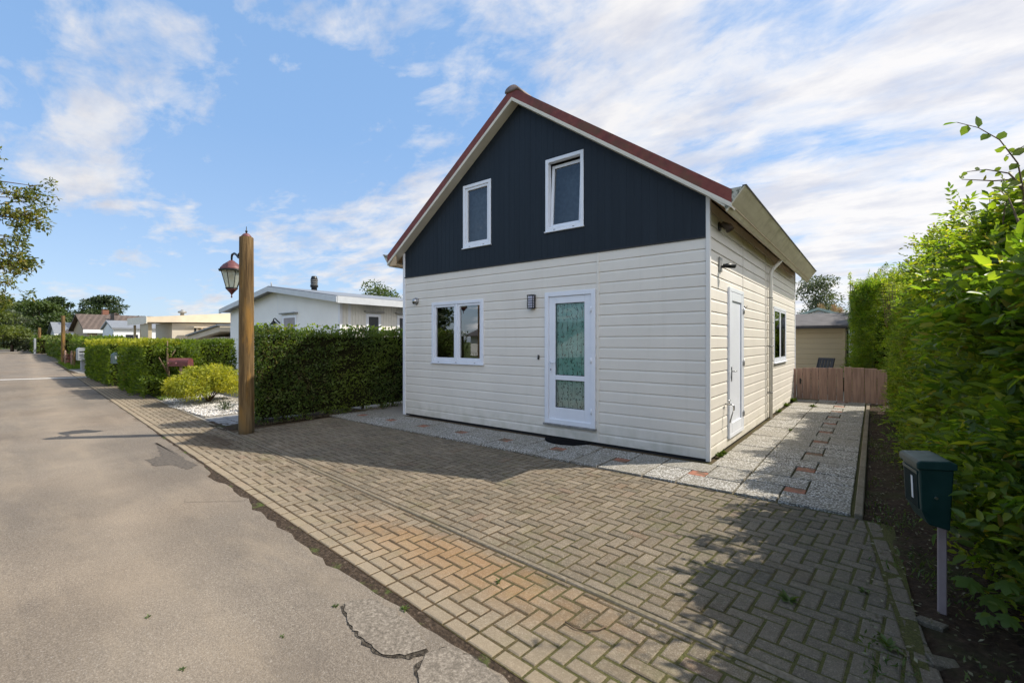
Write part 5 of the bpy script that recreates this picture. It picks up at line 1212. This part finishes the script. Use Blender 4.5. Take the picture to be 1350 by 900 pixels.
def mpatch(v0, v1, z0, z1, k0, k1): 
    V = [mloc(fu(z, k), v, z) for k in (k0, k1) for v, z in ((v0,z0),(v1,z0),(v1,z1),(v0,z1))]; return MB().add(V, [(0,1,2,3),(7,6,5,4),(0,4,5,1),(1,5,6,2),(2,6,7,3),(3,7,4,0)])
fp = mpatch(.03, .24, .64, .835, -.002, .004).build('flap', M['mailflap'], mk_)
mpatch(.02, .25, .838, .856, -.002, .008).build('slot_hood', M['mailgreen'], mk_)
mpatch(.10, .122, .68, .81, .0045, .007).build('number', M['paper'], fp)
mb = MB(); mb.tube([mloc(.075, -.001, .72), mloc(.075, -.008, .72)], .008, 10); mb.build('lock', M['steel'], mk_)

# ------------------------------------------------------------------ RIGHT SHRUBBERY
def shrub(name, label, x0, x1, y0, y1, h, n, m, leafL, Ls, pairs, faces, amp, top_amp=.25, stems=6, core=.3, aspect=.5, lowfade=0, loose=.12, seed=1, cat='shrub', simple4=False, pit=.22, rsh=1.0):
    t = thing(name, label, cat, ((x0+x1)/2, (y0+y1)/2, 0))
    P, N = box_surface(n, x0, x1, y0, y1, .12, h, faces)
    lp_ = lump(P, seed, amp, 1.6); P = P + N*(lp_+lump(P, seed+40, amp*.7, 5.0))[:, None] - N*rng.exponential(loose, len(P))[:, None]
    P = P - N*(np.clip(lump(P, seed+60, 1.0, 6.5), 0, 1.3)*pit)[:, None]
    # crown line: uneven
    hz = 1+lump(P*np.array([1,1,0]), seed+5, top_amp, 1.3)/h; P[:, 2] = P[:, 2]*hz
    # round the upper edge over
    k = np.clip((P[:, 2]-h*.62)/(h*.38), 0, 1.2)**2
    P[:, 0] += k*rng.uniform(.0, .55, len(P))*(1 if '-x' in faces else 0)*min(x1-x0, 1.6)*.35*rsh
    D = N*.75+np.array([-.05,-.1,.45])+rnd3(len(P))*.55; Ls_ = Ls*rng.uniform(.6, 1.4, len(P))
    put_leaves('foliage', sprigs(P-unit(D)*Ls_[:, None]*.5, D, Ls_, pairs, leafL, leafL*aspect, simple4=simple4), m, t)
    mb = MB(); r = random.Random(seed)
    for i in range(stems):
        sx, sy = r.uniform(x0+core, x1-.2), r.uniform(y0+.2, y1-.2); mb.tube([(sx, sy, -.1),(sx+r.uniform(-.2,.2), sy+r.uniform(-.2,.2), h*.5),(sx+r.uniform(-.4,.4), sy+r.uniform(-.4,.4), h*.92)], [.03,.02,.006], 6)
    mb.build('stem', M['bark'], t)
    mb = MB(); cx_, cy_ = (x0+x1)/2+core*.35, (y0+y1)/2; hx, hy = (x1-x0)/2-core*.6, (y1-y0)/2-core*.5; hh = h-.8  # rounded dark filler added within the foliage to keep sky from showing
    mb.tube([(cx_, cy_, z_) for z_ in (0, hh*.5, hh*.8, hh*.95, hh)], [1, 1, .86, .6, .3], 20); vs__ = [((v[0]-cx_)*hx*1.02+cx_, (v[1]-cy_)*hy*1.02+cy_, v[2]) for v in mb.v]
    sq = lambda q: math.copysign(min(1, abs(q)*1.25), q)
    mb.v = [(cx_+sq((v[0]-cx_)/hx)*hx, cy_+sq((v[1]-cy_)/hy)*hy, v[2]) for v in vs__]; mb.build('core_filler', M['core'], t)
    return t
# tall shoots standing proud of the shrubs
def shoots(t, spots, m, leafL, compound=True, aspect=.5):
    mb = MB(); parts = []
    for (b, e, bend, step) in spots:
        b = Vector(b); e = Vector(e); mid = (b+e)/2+Vector(bend); L = (e-b).length; k = max(4, int(L/step)); pts = []
        for i in range(k+1):
            q = i/k; pts.append(b*(1-q)**2+mid*2*q*(1-q)+e*q*q)
        mb.tube(pts, [.010*(1-i/k)+.002 for i in range(k+1)], 5)
        Pn = np.array([p[:] for p in pts[1:]]); Dn = unit(np.diff(np.array([p[:] for p in pts]), axis=0)); n = len(Pn)
        S = unit(np.cross(Dn, np.array([0,0,1.])+rnd3(n)*.2))
        for sg in (-1, 1): parts.append(leaf_arrays(Pn, S*sg+Dn*.6+rnd3(n)*.2-np.array([0,0,.15]), np.array([0,0,1.])+rnd3(n)*.35, leafL*rng.uniform(.7,1.2,n), leafL*aspect*rng.uniform(.8,1.1,n)))
        q_ = Pn[int(n*.45):]
        if compound and len(q_) > 3:
            q_ = q_[::2]; dd_ = unit(np.tile(np.array((e-b).normalized()[:]), (len(q_),1))*.5+rnd3(len(q_))*.6)
            parts += sprigs(q_, dd_, leafL*2.6, 4, leafL*.85, leafL*.36)
    mb.build('twig', M['twig'], t); put_leaves('shoot_leaves', parts, m, t)
FX = ('-x', '+z', '-y')
s1 = shrub('broadleaf_shrub', 'big glossy broad-leaved shrub right behind the green letterbox', 2.26, 4.2, -3.0, .9, 2.40, 5600, F_BROAD, .085, .28, 4, FX, .20, top_amp=.35, seed=3, loose=.16)
s2 = shrub('broadleaf_shrub', 'dense mid-green shrub in the middle of the right hedge', 2.18, 4.2, .8, 4.1, 2.75, 8500, F_PRIVET, .055, .22, 4, FX, .16, top_amp=.40, seed=8, loose=.13)
s3 = shrub('small_leaved_hedge', 'sunlit small-leaved hedge at the far end of the soil bed', 2.06, 3.6, 4.0, 7.5, 2.62, 10500, F_PRIVET, .040, .17, 5, FX, .11, top_amp=.40, seed=15, loose=.09, cat='hedge')
s4 = shrub('garden_shrub', 'bushy green shrub rising just behind the plank fence', 1.15, 3.6, 10.0, 13.0, 3.2, 12000, F_PRIVET, .055, .22, 4, ('-x','+z','-y'), .26, top_amp=.22, seed=27, loose=.14, core=.6, aspect=.35, rsh=.15)
shrub('garden_shrub', 'darker tall shrub behind the bushy one beyond the fence', 1.35, 3.6, 13.4, 19.5, 3.7, 6000, F_THUJA, .07, .22, 4, ('-x','+z','-y'), .25, top_amp=.5, seed=22, loose=.14, core=.3, aspect=.35, rsh=.1)
s5 = thing('pink_plume_bush', 'pinkish plumed bush behind the shed roof', 'bush', d(1096, 449.5, 24)[:2]+(0,))
c0 = d(1096, 412, 24); cs = [(c0[0]+random.uniform(-.5,.5), c0[1]+random.uniform(-.4,.4), c0[2]+random.uniform(-.3,.45)) for _ in range(14)]
put_leaves('plume', ellip_leaves(cs, [(.1,.1,.16)]*14, 2400, .06, .9, True, .35), F_PINK, s5)
cs = [(c0[0]+random.uniform(-.7,1.5), c0[1]+random.uniform(-.4,.4), c0[2]-random.uniform(.3,1.6)) for _ in range(24)]
put_leaves('foliage', ellip_leaves(cs, [(.3,.3,.3)]*24, 3000, .1, .8, True, .4), F_MIDG, s5)
D3 = lambda px, py, Z: Vector(d(px, py, Z))
sp = []
rs_ = random.Random(4)
for (bx_, by_, bZ, tx_, ty_, tZ) in ((1325,420,3.6,1268,275,3.9),(1310,400,4.0,1232,330,4.4),(1345,380,3.3,1322,262,3.4),(1290,420,4.6,1213,352,5.0),(1340,400,3.2,1300,300,3.3),(1349,330,3.0,1346,240,3.0),(1300,430,4.2,1262,340,4.3),(1345,420,3.1,1290,330,3.4),(1330,350,3.4,1335,275,3.5)):
    sp.append((D3(bx_,by_,bZ), D3(tx_,ty_,tZ), (rs_.uniform(-.1,.1), rs_.uniform(-.1,.1), .12), .05))
for k in range(20):
    b0 = Vector((rs_.uniform(2.45,3.3), rs_.uniform(-2.2,.9), 2.15)); e0 = b0+Vector((rs_.uniform(-.35,.05), rs_.uniform(-.25,.25), rs_.uniform(.35,.75))); sp.append((b0, e0, (rs_.uniform(-.1,.1),0,.05), .05))
shoots(s1, sp, F_BROAD, .075)
sp = []
for (bx_, by_, bZ, tx_, ty_, tZ) in ((1275,430,5.2,1240,375,5.6),(1255,420,6,1215,385,6.4),(1230,420,7,1205,375,7.2),(1290,440,5,1280,360,5),(1262,430,5.5,1250,350,5.6),(1243,440,6.2,1228,368,6.4),(1222,450,7.2,1216,372,7.4),(1300,430,4.8,1296,322,4.9),(1310,430,4.6,1318,300,4.7),(1280,430,5,1262,330,5.2)):
    sp.append((D3(bx_,by_,bZ), D3(tx_,ty_,tZ), (0,0,.1), .06))
for k in range(26):
    b0 = Vector((rs_.uniform(2.35,3.3), rs_.uniform(.9,4.4), 2.35)); e0 = b0+Vector((rs_.uniform(-.35,.05), rs_.uniform(-.25,.25), rs_.uniform(.35,.8))); sp.append((b0, e0, (rs_.uniform(-.1,.1),0,.05), .06))
shoots(s2, sp, F_PRIVET, .065)
sp = []
for k in range(26):
    px = rs_.uniform(1166,1215); Z = 10.5-(px-1166)/50*3.2; y_ = rs_.uniform(380,400); sp.append((D3(px, y_+30, Z), D3(px+rs_.uniform(-5,5), y_-rs_.uniform(2,26), Z), (0,0,.02), .06))
shoots(s3, sp, F_PRIVET, .045)
sp = []
for k in range(22):
    px = rs_.uniform(1120,1165); Z = 13.5; sp.append((D3(px, 400, Z), D3(px+rs_.uniform(-5,3), rs_.uniform(356,378), Z), (0,0,.02), .07))
shoots(s4, sp, F_PRIVET, .06, aspect=.4)
# arching elm-like shrub: long bare-tipped branches with round alternate leaves
ar = thing('arching_shrub', 'tall arching branch with round leaves against the sky at the right edge', 'shrub', (3.7, -1.6, 0))
mb = MB(); mb.tube([(3.7,-1.6,-.1),(3.5,-1.5,1.5),(3.35,-1.6,2.6)], [.05,.04,.03], 7); mb.build('stem', M['bark'], ar)
A = [Vector((3.35,-1.6,2.6)), D3(1395,330,2.75), D3(1352,265,2.75), D3(1342,215,2.75), D3(1318,184,2.75), D3(1290,168,2.75), D3(1262,161,2.75)]
def arch(pts, parts, mb, leafL, step, r0=.012):
    P_ = []
    for a, b_ in zip(pts, pts[1:]):
        k = max(1, int((b_-a).length/step)); P_ += [a.lerp(b_, i/k) for i in range(k)]
    P_.append(pts[-1]); mb.tube(P_, [r0*(1-i/len(P_))+.0015 for i in range(len(P_))], 6)
    Q = np.array([p[:] for p in P_]); Dn = unit(np.gradient(Q, axis=0)); n = len(Q); sg = np.where(np.arange(n) % 2, 1., -1.)[:, None]
    S = unit(np.cross(Dn, np.array([.62,-.78,0.])+np.zeros((n,3))))
    parts.append(leaf_arrays(Q, S*sg+Dn*.35+rnd3(n)*.25-np.array([0,0,.25]), np.array([.62,-.78,.1])+rnd3(n)*.5, leafL*rng.uniform(.75,1.2,n), leafL*.72, .06))
mb = MB(); parts = []; arch(A, parts, mb, .072, .05)
arch([D3(1352,255,2.75), D3(1338,236,2.8), D3(1310,238,2.9), D3(1268,236,3.0)], parts, mb, .045, .04, .005)
arch([D3(1352,250,2.75), D3(1330,228,2.8), D3(1300,223,2.9), D3(1275,226,3.0)], parts, mb, .04, .04, .005)
arch([D3(1346,300,2.7), D3(1330,262,2.8), D3(1318,250,2.9)], parts, mb, .05, .05, .006)
arch([D3(1420,300,2.6), D3(1380,200,2.6), D3(1350,192,2.7), D3(1326,205,2.75)], parts, mb, .04, .04, .007)
mb.build('branch', M['twig'], ar); put_leaves('leaves', parts, F_BROAD, ar)
# maple seedling low in the shrub, with large lobed leaves
mp = thing('maple_sapling', 'low maple sapling with large lobed leaves at the foot of the shrub', 'sapling', (2.5, -2.9, 0))
def lobed(c, nrm, up, s):
    c = Vector(c); nrm = Vector(nrm).normalized(); u = (Vector(up)-nrm*Vector(up).dot(nrm)).normalized(); w = nrm.cross(u)
    shp = [(0,-.42),(.22,-.50),(.50,-.46),(.52,-.26),(.74,-.22),(.98,-.02),(.80,.10),(.70,.26),(.76,.46),(.68,.66),(.46,.56),(.34,.58),(.22,.80),(0,1.0),(-.22,.80),(-.34,.58),(-.46,.56),(-.68,.66),(-.76,.46),(-.70,.26),(-.80,.10),(-.98,-.02),(-.74,-.22),(-.52,-.26),(-.50,-.46),(-.22,-.50)]
    vs = [c+nrm*.03*s]+[c+(w*p[0]+u*p[1])*s*.6-nrm*(.22*s*p[0]*p[0]+.16*s*p[1]*p[1])+nrm*.03*s*math.sin(p[0]*9+p[1]*7) for p in shp]; n = len(shp); return vs, [(0, i+1, (i+1) % n+1) for i in range(n)]
mb = MB(); st = MB(); rm = random.Random(2)
for (px, py, Z, s) in ((1278,765,2.5,.17),(1310,790,2.45,.15),(1328,770,2.4,.13),(1300,812,2.4,.11),(1330,815,2.3,.12),(1262,650,2.62,.09),(1275,640,2.6,.08),(1285,560,2.75,.10),(1278,553,2.8,.08),(1345,742,2.3,.12),(1296,690,2.5,.08),(1335,700,2.35,.1)):
    c = D3(px, py, Z); vs, fs = lobed(c, (-.3+rm.uniform(-.35,.35), -.5+rm.uniform(-.3,.3), .8), (rm.uniform(-.9,.3), rm.uniform(-.7,0), -.5), s*.78); mb.add(vs, fs, True)
    st.tube([c, c+Vector((.12,.15,-.12)), (2.75,-2.6,max(.1, c.z-.4))], [.002,.003,.005], 4)
st.build('stem', M['twig'], mp); mb.build('leaves', foliage('maple_leaf', [(0,(.07,.14,.015)),(1,(.14,.22,.025))], .55, 4), mp)
# tree beyond the frame on the right, whose shade falls over the drive
tree('garden_tree', 'tree right of the bed that throws dappled shade on the drive', (5.3, .9, 0), 5.0, 1.9, F_MIDG, 9000, .13, seed=31, nclump=26, trunk_r=.1, crown0=.35)
shrub('broadleaf_shrub', 'tall dense shrub at the near end of the bed', 2.9, 4.8, -6.0, -3.2, 3.0, 2500, F_BROAD, .08, .28, 4, ('-x','+z','+y','-y'), .15, seed=33, loose=.1)

# ------------------------------------------------------------------ WEEDS AND LITTER
wn = 0
def weed(px, py, lab, s=.07, n=12, tall=.3, z=0.0, at=None):
    if at: x, y = at
    else:
        Z = 600*1.6/(py-449.5); p = d(px, py, Z); x, y = p[0], p[1]
    t = thing('weed', lab, 'weed', (x, y, z)); d_ = unit(np.concatenate([rnd3(n)[:, :2], np.full((n,1), tall)+rng.random((n,1))*.5], 1))
    P_ = np.array([x, y, z])+d_*rng.uniform(0,.25,(n,1))*s
    put_leaves('leaves', [leaf_arrays(P_, d_, np.array([0,0,1.])+rnd3(n)*.3, s*rng.uniform(.6,1.3,n), s*.42, .1)], F_WEED, t)
weed(1040,792,'small light green weed in the shaded driveway joints',.055,16)
weed(1172,853,'bright weed at the driveway end beside the soil',.06,16)
weed(1140,779,'reddish green weed next to the sunken edge bricks',.035,12)
weed(950,592,'leafy weed growing at the foot of the house corner',at=(.045,.35),lab='') if False else None
for i, (yy_, s_, k_, lab) in enumerate(((.33,.07,40,'leafy weed clump at the foot of the near house corner'),(.55,.06,26,'smaller weed on the side path just behind the corner clump'),(5.3,.09,30,'tall weed at the foot of the side wall under the window'),(6.5,.10,40,'weed against the side wall past the side window'),(7.6,.12,60,'tallest weed against the side wall by the gate'))):
    weed(0, 0, lab, s_, k_, 1.2, .0, (.05, yy_))
weed(0, 0, 'flat weed patch in the slab joint near the gate', .08, 40, .3, .01, (.55, 6.9)); weed(0, 0, 'tiny weed in the slab joint midway along the side path', .05, 20, .3, .01, (.55, 3.1))
weed(372,838-0,'tiny weed in the asphalt near the bottom edge',.016,9); weed(195,813,'small weed sprouting from the asphalt',.018,9); weed(240,882,'pale weed in the asphalt by the bottom edge',.018,9)
weed(442,798,'weed in the gutter beside the eroded asphalt',.02,14); weed(533,803,'weed by the outer brick row at the tar patch',.03,18); weed(657,766,'weed between the rusty stained bricks',.03,12)
# moss and grass in the joints: uncountable
def mossfn(r, n):
    x = -.3+2.1*r.random(n)**.6; y = r.uniform(-3.7,-1.25,n); z = np.full(n,-.004)
    # snap to joints
    u = np.round(x/.1)*.1; v = np.round(y/.1)*.1; k = r.random(n) < .5
    return np.stack([np.where(k, u, x), np.where(k, y, v)-.079*np.where(k, u, x)*0, z], 1)
gr = grass('joint_moss', 2600, mossfn, .014, 5, F_WEED); props(gr, 'moss and grass blades in the driveway joints', 'moss')
def bedgrass(r, n):
    x = r.uniform(1.66,2.3,n); y = r.uniform(-4.4,8,n); c = np.sin(x*9+y*2)+np.sin(y*5)+r.normal(size=n)*.4; k = c > .4; return np.stack([x[k], y[k], np.zeros(k.sum())], 1)
def grass2(name, n, fn, h, seed, m, lab):
    r = np.random.default_rng(seed); P = fn(r, n); n = len(P); dd = np.stack([r.normal(size=n)*.6, r.normal(size=n)*.6, np.ones(n)*.8], 1)
    V, F, k = leaf_arrays(P, dd, r.normal(size=(n,3)), r.uniform(.5,1.4,n)*h, h*.22, .1, True); o = np_mesh(name, V, F, m); struct(o, 'stuff'); props(o, lab, 'ground plants'); return o
grass2('bed_weeds', 5200, bedgrass, .045, 6, F_WEED, 'sparse low weeds and grass over the dark soil bed')
def litter(r, n): return np.stack([r.uniform(1.66,2.7,n), r.uniform(-5,8,n), r.uniform(.006,.03,n)], 1)
r9 = np.random.default_rng(9); P = litter(r9, 2600); n = len(P)
V, F, k = leaf_arrays(P, np.stack([r9.normal(size=n), r9.normal(size=n), r9.normal(size=n)*.2], 1), np.stack([r9.normal(size=n)*.3, r9.normal(size=n)*.3, np.ones(n)], 1), r9.uniform(.012,.04,n), .016, .15, True)
o = struct(np_mesh('leaf_litter', V, F, F_LITTER), 'stuff'); props(o, 'fallen leaves and twigs on the soil bed', 'leaf litter')
gr = grass('hedge_foot_litter', 900, lambda r, n: np.stack([r.uniform(-7.55,-7.3,n), r.uniform(-2.9,.2,n), np.zeros(n)+.01], 1), .05, 3, F_LITTER); props(gr, 'dry grass along the foot of the tall hedge', 'dry grass')
wt = thing('fallen_twig', 'thin curved twig lying on the brick verge', 'twig', tuple(d(770,828,2.53)[:2])+(.01,))
q = [d(px, py, 600*1.6/(py-449.5)) for px, py in ((745,820),(757,828),(772,832),(790,831),(800,826))]
mb = MB(); mb.tube([(p[0], p[1], .008) for p in q], .004, 5); mb.build('twig', M['twig'], wt)

# broken asphalt: two sunken slabs of older tar and the crumbled gutter between them
def ground_px(px, py): p = d(px, py, 600*1.6/(py-449.5)); return (p[0], p[1])
def blob(name, pts, z, m, rough_=.012, seed=1):
    r = random.Random(seed); P_ = [ground_px(*p) for p in pts]; out = []
    for a, b_ in zip(P_, P_[1:]+P_[:1]):
        k = max(1, int(math.dist(a, b_)/.03))
        for i in range(k): f = i/k; out.append((a[0]+(b_[0]-a[0])*f+r.uniform(-1,1)*rough_, a[1]+(b_[1]-a[1])*f+r.uniform(-1,1)*rough_))
    return sheet(name, out, z, m)
blob('tar_crack', [(448,800),(462,792),(490,790),(515,802),(540,822),(557,845),(566,862),(540,868),(505,866),(478,848),(462,828)], .003, M['tar'], seed=1)
blob('asphalt_patch', [(452,799),(463,791),(490,789),(516,801),(541,821),(558,845),(562,856),(540,863),(508,863.5),(482,846),(463,826)], .007, M['patch'], seed=2)
blob('tar_crack', [(552,900),(546,880),(560,862),(590,850),(625,866),(660,896),(700,940),(690,1000),(600,1000),(560,940)], .0032, M['tar'], seed=3)
blob('asphalt_patch', [(556,900),(551,880),(564,862),(591,851),(626,867),(661,897),(702,942),(600,990),(564,938)], .0072, M['patch'], seed=4)
M['worn'] = simple('worn_tar', (.085,.07,.055), .9, var=.45, scale=30, bump=.5)
blob('tar_crack', [(205,583),(222,590),(246,606),(262,612),(248,618),(226,612),(204,614),(192,606),(212,600)], .003, M['worn'], .02, seed=7)

# ------------------------------------------------------------------ ACROSS THE ROAD (seen in the window glass)
ob, rf = gable_house('opposite_bungalow', 'white bungalow with dark roof across the road, mirrored in the window', 'house', -34, -22, -38, -31, 2.3, 3.5, M['shedwhite'], M['bitumen'], 'x', .5)
mb = MB(); mb.box(-30.2,-28.0,-30.99,-30.95,.9,1.9); w_ = mb.build('window', M['upvc'], ob); mb = MB(); mb.box(-30.1,-28.1,-30.94,-30.93,1.0,1.8); mb.build('pane', M['darkglass'], w_)
hedge('opposite_hedge', 'green hedge across the road', -30, -16.7, -12.6, -11.6, 2.05, 6000, F_MIDG, .14, amp=.1)
tree('opposite_tree', 'dark tree across the road behind the green hedge', (-31.5,-22,0), 7, 3, F_DARK, 5000, .35, seed=41, nclump=26)
tree('opposite_tree', 'green tree across the road beside the bungalow', (-9,-20,0), 6.5, 3.4, F_MIDG, 4500, .3, seed=42, nclump=24)
fn_ = thing('wire_fence', 'dark wire fence across the road', 'fence', (-13,-11.5,0))
mb = MB()
for i in range(46): x = -17+i*.2; mb.box(x,x+.012,-11.5,-11.49,0,1.0)
for z in (.1,.4,.7,1.0): mb.box(-17,-8,-11.505,-11.485,z,z+.014)
mb.build('wire_panel', M['iron'], fn_)
hedge('opposite_hedge', 'long low hedge behind the camera', -7, 9, -13.4, -12.4, 1.7, 3500, F_MIDG, .15, amp=.1)

# ------------------------------------------------------------------ SKY, SUN, CAMERA
SUN_EL = 48.7; SX, SY = .686, .728
wd = bpy.data.worlds.new('World'); SC.world = wd; wd.use_nodes = True; nt = wd.node_tree; nt.nodes.clear()
N_ = nt.nodes.new; Lk = nt.links.new
sky = N_('ShaderNodeTexSky'); sky.sky_type = 'NISHITA'; sky.sun_disc = False; sky.sun_elevation = R(SUN_EL); sky.sun_rotation = math.atan2(SX, SY)
sky.air_density = 1.0; sky.dust_density = .6; sky.ozone_density = 1.6; sky.altitude = 10
tc = N_('ShaderNodeTexCoord'); sp_ = N_('ShaderNodeSeparateXYZ'); Lk(tc.outputs['Generated'], sp_.inputs[0])
def mth(op, a, b=0., c=None, clamp=False):
    n = N_('ShaderNodeMath'); n.operation = op; n.use_clamp = clamp
    for i, v in enumerate([a, b]+([c] if c is not None else [])):
        if isinstance(v, bpy.types.NodeSocket): Lk(v, n.inputs[i])
        else: n.inputs[i].default_value = v
    return n.outputs[0]
zz = mth('MAXIMUM', sp_.outputs[2], 0.0); den = mth('ADD', zz, .16)
px_ = mth('DIVIDE', sp_.outputs[0], den); py_ = mth('DIVIDE', sp_.outputs[1], den)
cb = N_('ShaderNodeCombineXYZ'); Lk(px_, cb.inputs[0]); Lk(py_, cb.inputs[1])
def mapn(src, rot, scale, loc=(0,0,0)):
    n = N_('ShaderNodeMapping'); n.inputs['Rotation'].default_value = (0,0,rot); n.inputs['Scale'].default_value = scale; n.inputs['Location'].default_value = loc; Lk(src, n.inputs[0]); return n.outputs[0]
def noi(src, s, det, ro, dist=0.):
    n = N_('ShaderNodeTexNoise'); Lk(src, n.inputs['Vector']); n.inputs['Scale'].default_value = s; n.inputs['Detail'].default_value = det; n.inputs['Roughness'].default_value = ro; n.inputs['Distortion'].default_value = dist; return n.outputs['Fac']
def rmp(f, stops):
    n = N_('ShaderNodeValToRGB'); Lk(f, n.inputs[0]); cr = n.color_ramp
    while len(cr.elements) < len(stops): cr.elements.new(.5)
    for e, (p, c) in zip(cr.elements, stops): e.position = p; e.color = (c,c,c,1) if not hasattr(c,'__len__') else (*c,1)
    return n.outputs[0]
c1 = noi(mapn(cb.outputs[0], R(-32), (1.0,1.9,1), (3.1,1.7,0)), .95, 10, .58, .5)
c2 = noi(mapn(cb.outputs[0], R(25), (1.3,1.9,1), (8,2,0)), 3.1, 9, .62, .3)
side_ = mth('ADD', mth('MULTIPLY', sp_.outputs[0], .783), mth('MULTIPLY', sp_.outputs[1], .622))       # thicker cloud over the sunny side
f1 = mth('ADD', mth('ADD', mth('MULTIPLY', c1, .66), mth('MULTIPLY', c2, .34)), mth('MULTIPLY_ADD', side_, .115, .022))
cov = rmp(f1, [(.455,0),(.50,.36),(.545,.74),(.62,1)])
rear_fill = mth('MULTIPLY_ADD', sp_.outputs[1], -1.6, .1, clamp=True)                                        # extra cloud brightness added behind the camera to lift the shaded front wall
hz = rmp(sp_.outputs[2], [(0,1),(.12,.72),(.38,.12),(.6,0)])
def mixc(f, a, b):
    n = N_('ShaderNodeMix'); n.data_type = 'RGBA'
    for sck, v in ((n.inputs[0], f), (n.inputs[6], a), (n.inputs[7], b)):
        if isinstance(v, bpy.types.NodeSocket): Lk(v, sck)
        else: sck.default_value = v if sck == n.inputs[0] else (*v, 1)
    return n.outputs[2]
blue = mixc(hz, (1.05,1.95,3.45), (1.75,2.4,3.45))
blue = mixc(.75, sky.outputs[0], blue)
wc = noi(mapn(cb.outputs[0], R(10), (1.2,2.2,1), (1,5,0)), 2.0, 8, .6)
ccol = rmp(wc, [(.36,(.60,.61,.67)),(.56,(.81,.79,.78))])
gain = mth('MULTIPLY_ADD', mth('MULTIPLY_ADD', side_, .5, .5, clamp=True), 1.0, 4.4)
gain = mth('ADD', gain, mth('MULTIPLY', rear_fill, 7.5))
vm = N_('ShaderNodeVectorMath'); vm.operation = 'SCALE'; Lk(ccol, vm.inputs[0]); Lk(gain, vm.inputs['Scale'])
class _O: pass
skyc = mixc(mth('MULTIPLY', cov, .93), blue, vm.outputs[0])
mx2 = _O(); mx2.outputs = [None, None, skyc]
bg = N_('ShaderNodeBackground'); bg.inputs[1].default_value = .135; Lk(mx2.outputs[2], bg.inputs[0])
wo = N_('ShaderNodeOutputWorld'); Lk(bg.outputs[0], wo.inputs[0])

sun = bpy.data.lights.new('sun', 'SUN'); sun.energy = 3.6; sun.angle = R(.5); sun.color = (1,.93,.82)
so = bpy.data.objects.new('sun', sun); link(so)
ce = math.cos(R(SUN_EL)); v = Vector((SX*ce, SY*ce, math.sin(R(SUN_EL)))); so.rotation_euler = v.to_track_quat('Z', 'Y').to_euler(); so.location = (20,20,30)
cam = bpy.data.cameras.new('camera'); cam.lens = 16; cam.sensor_width = 36; cam.clip_end = 3000; cam.clip_start = .05
co = bpy.data.objects.new('camera', cam); link(co); co.location = (1.7123, -6.375, 1.6)
co.rotation_euler = (R(90), 0, math.atan2(.622, .783)); SC.camera = co
vs_ = SC.view_settings; vs_.view_transform = 'Standard'; vs_.look = 'None'; vs_.exposure = .84; vs_.gamma = 1; vs_.use_curve_mapping = False
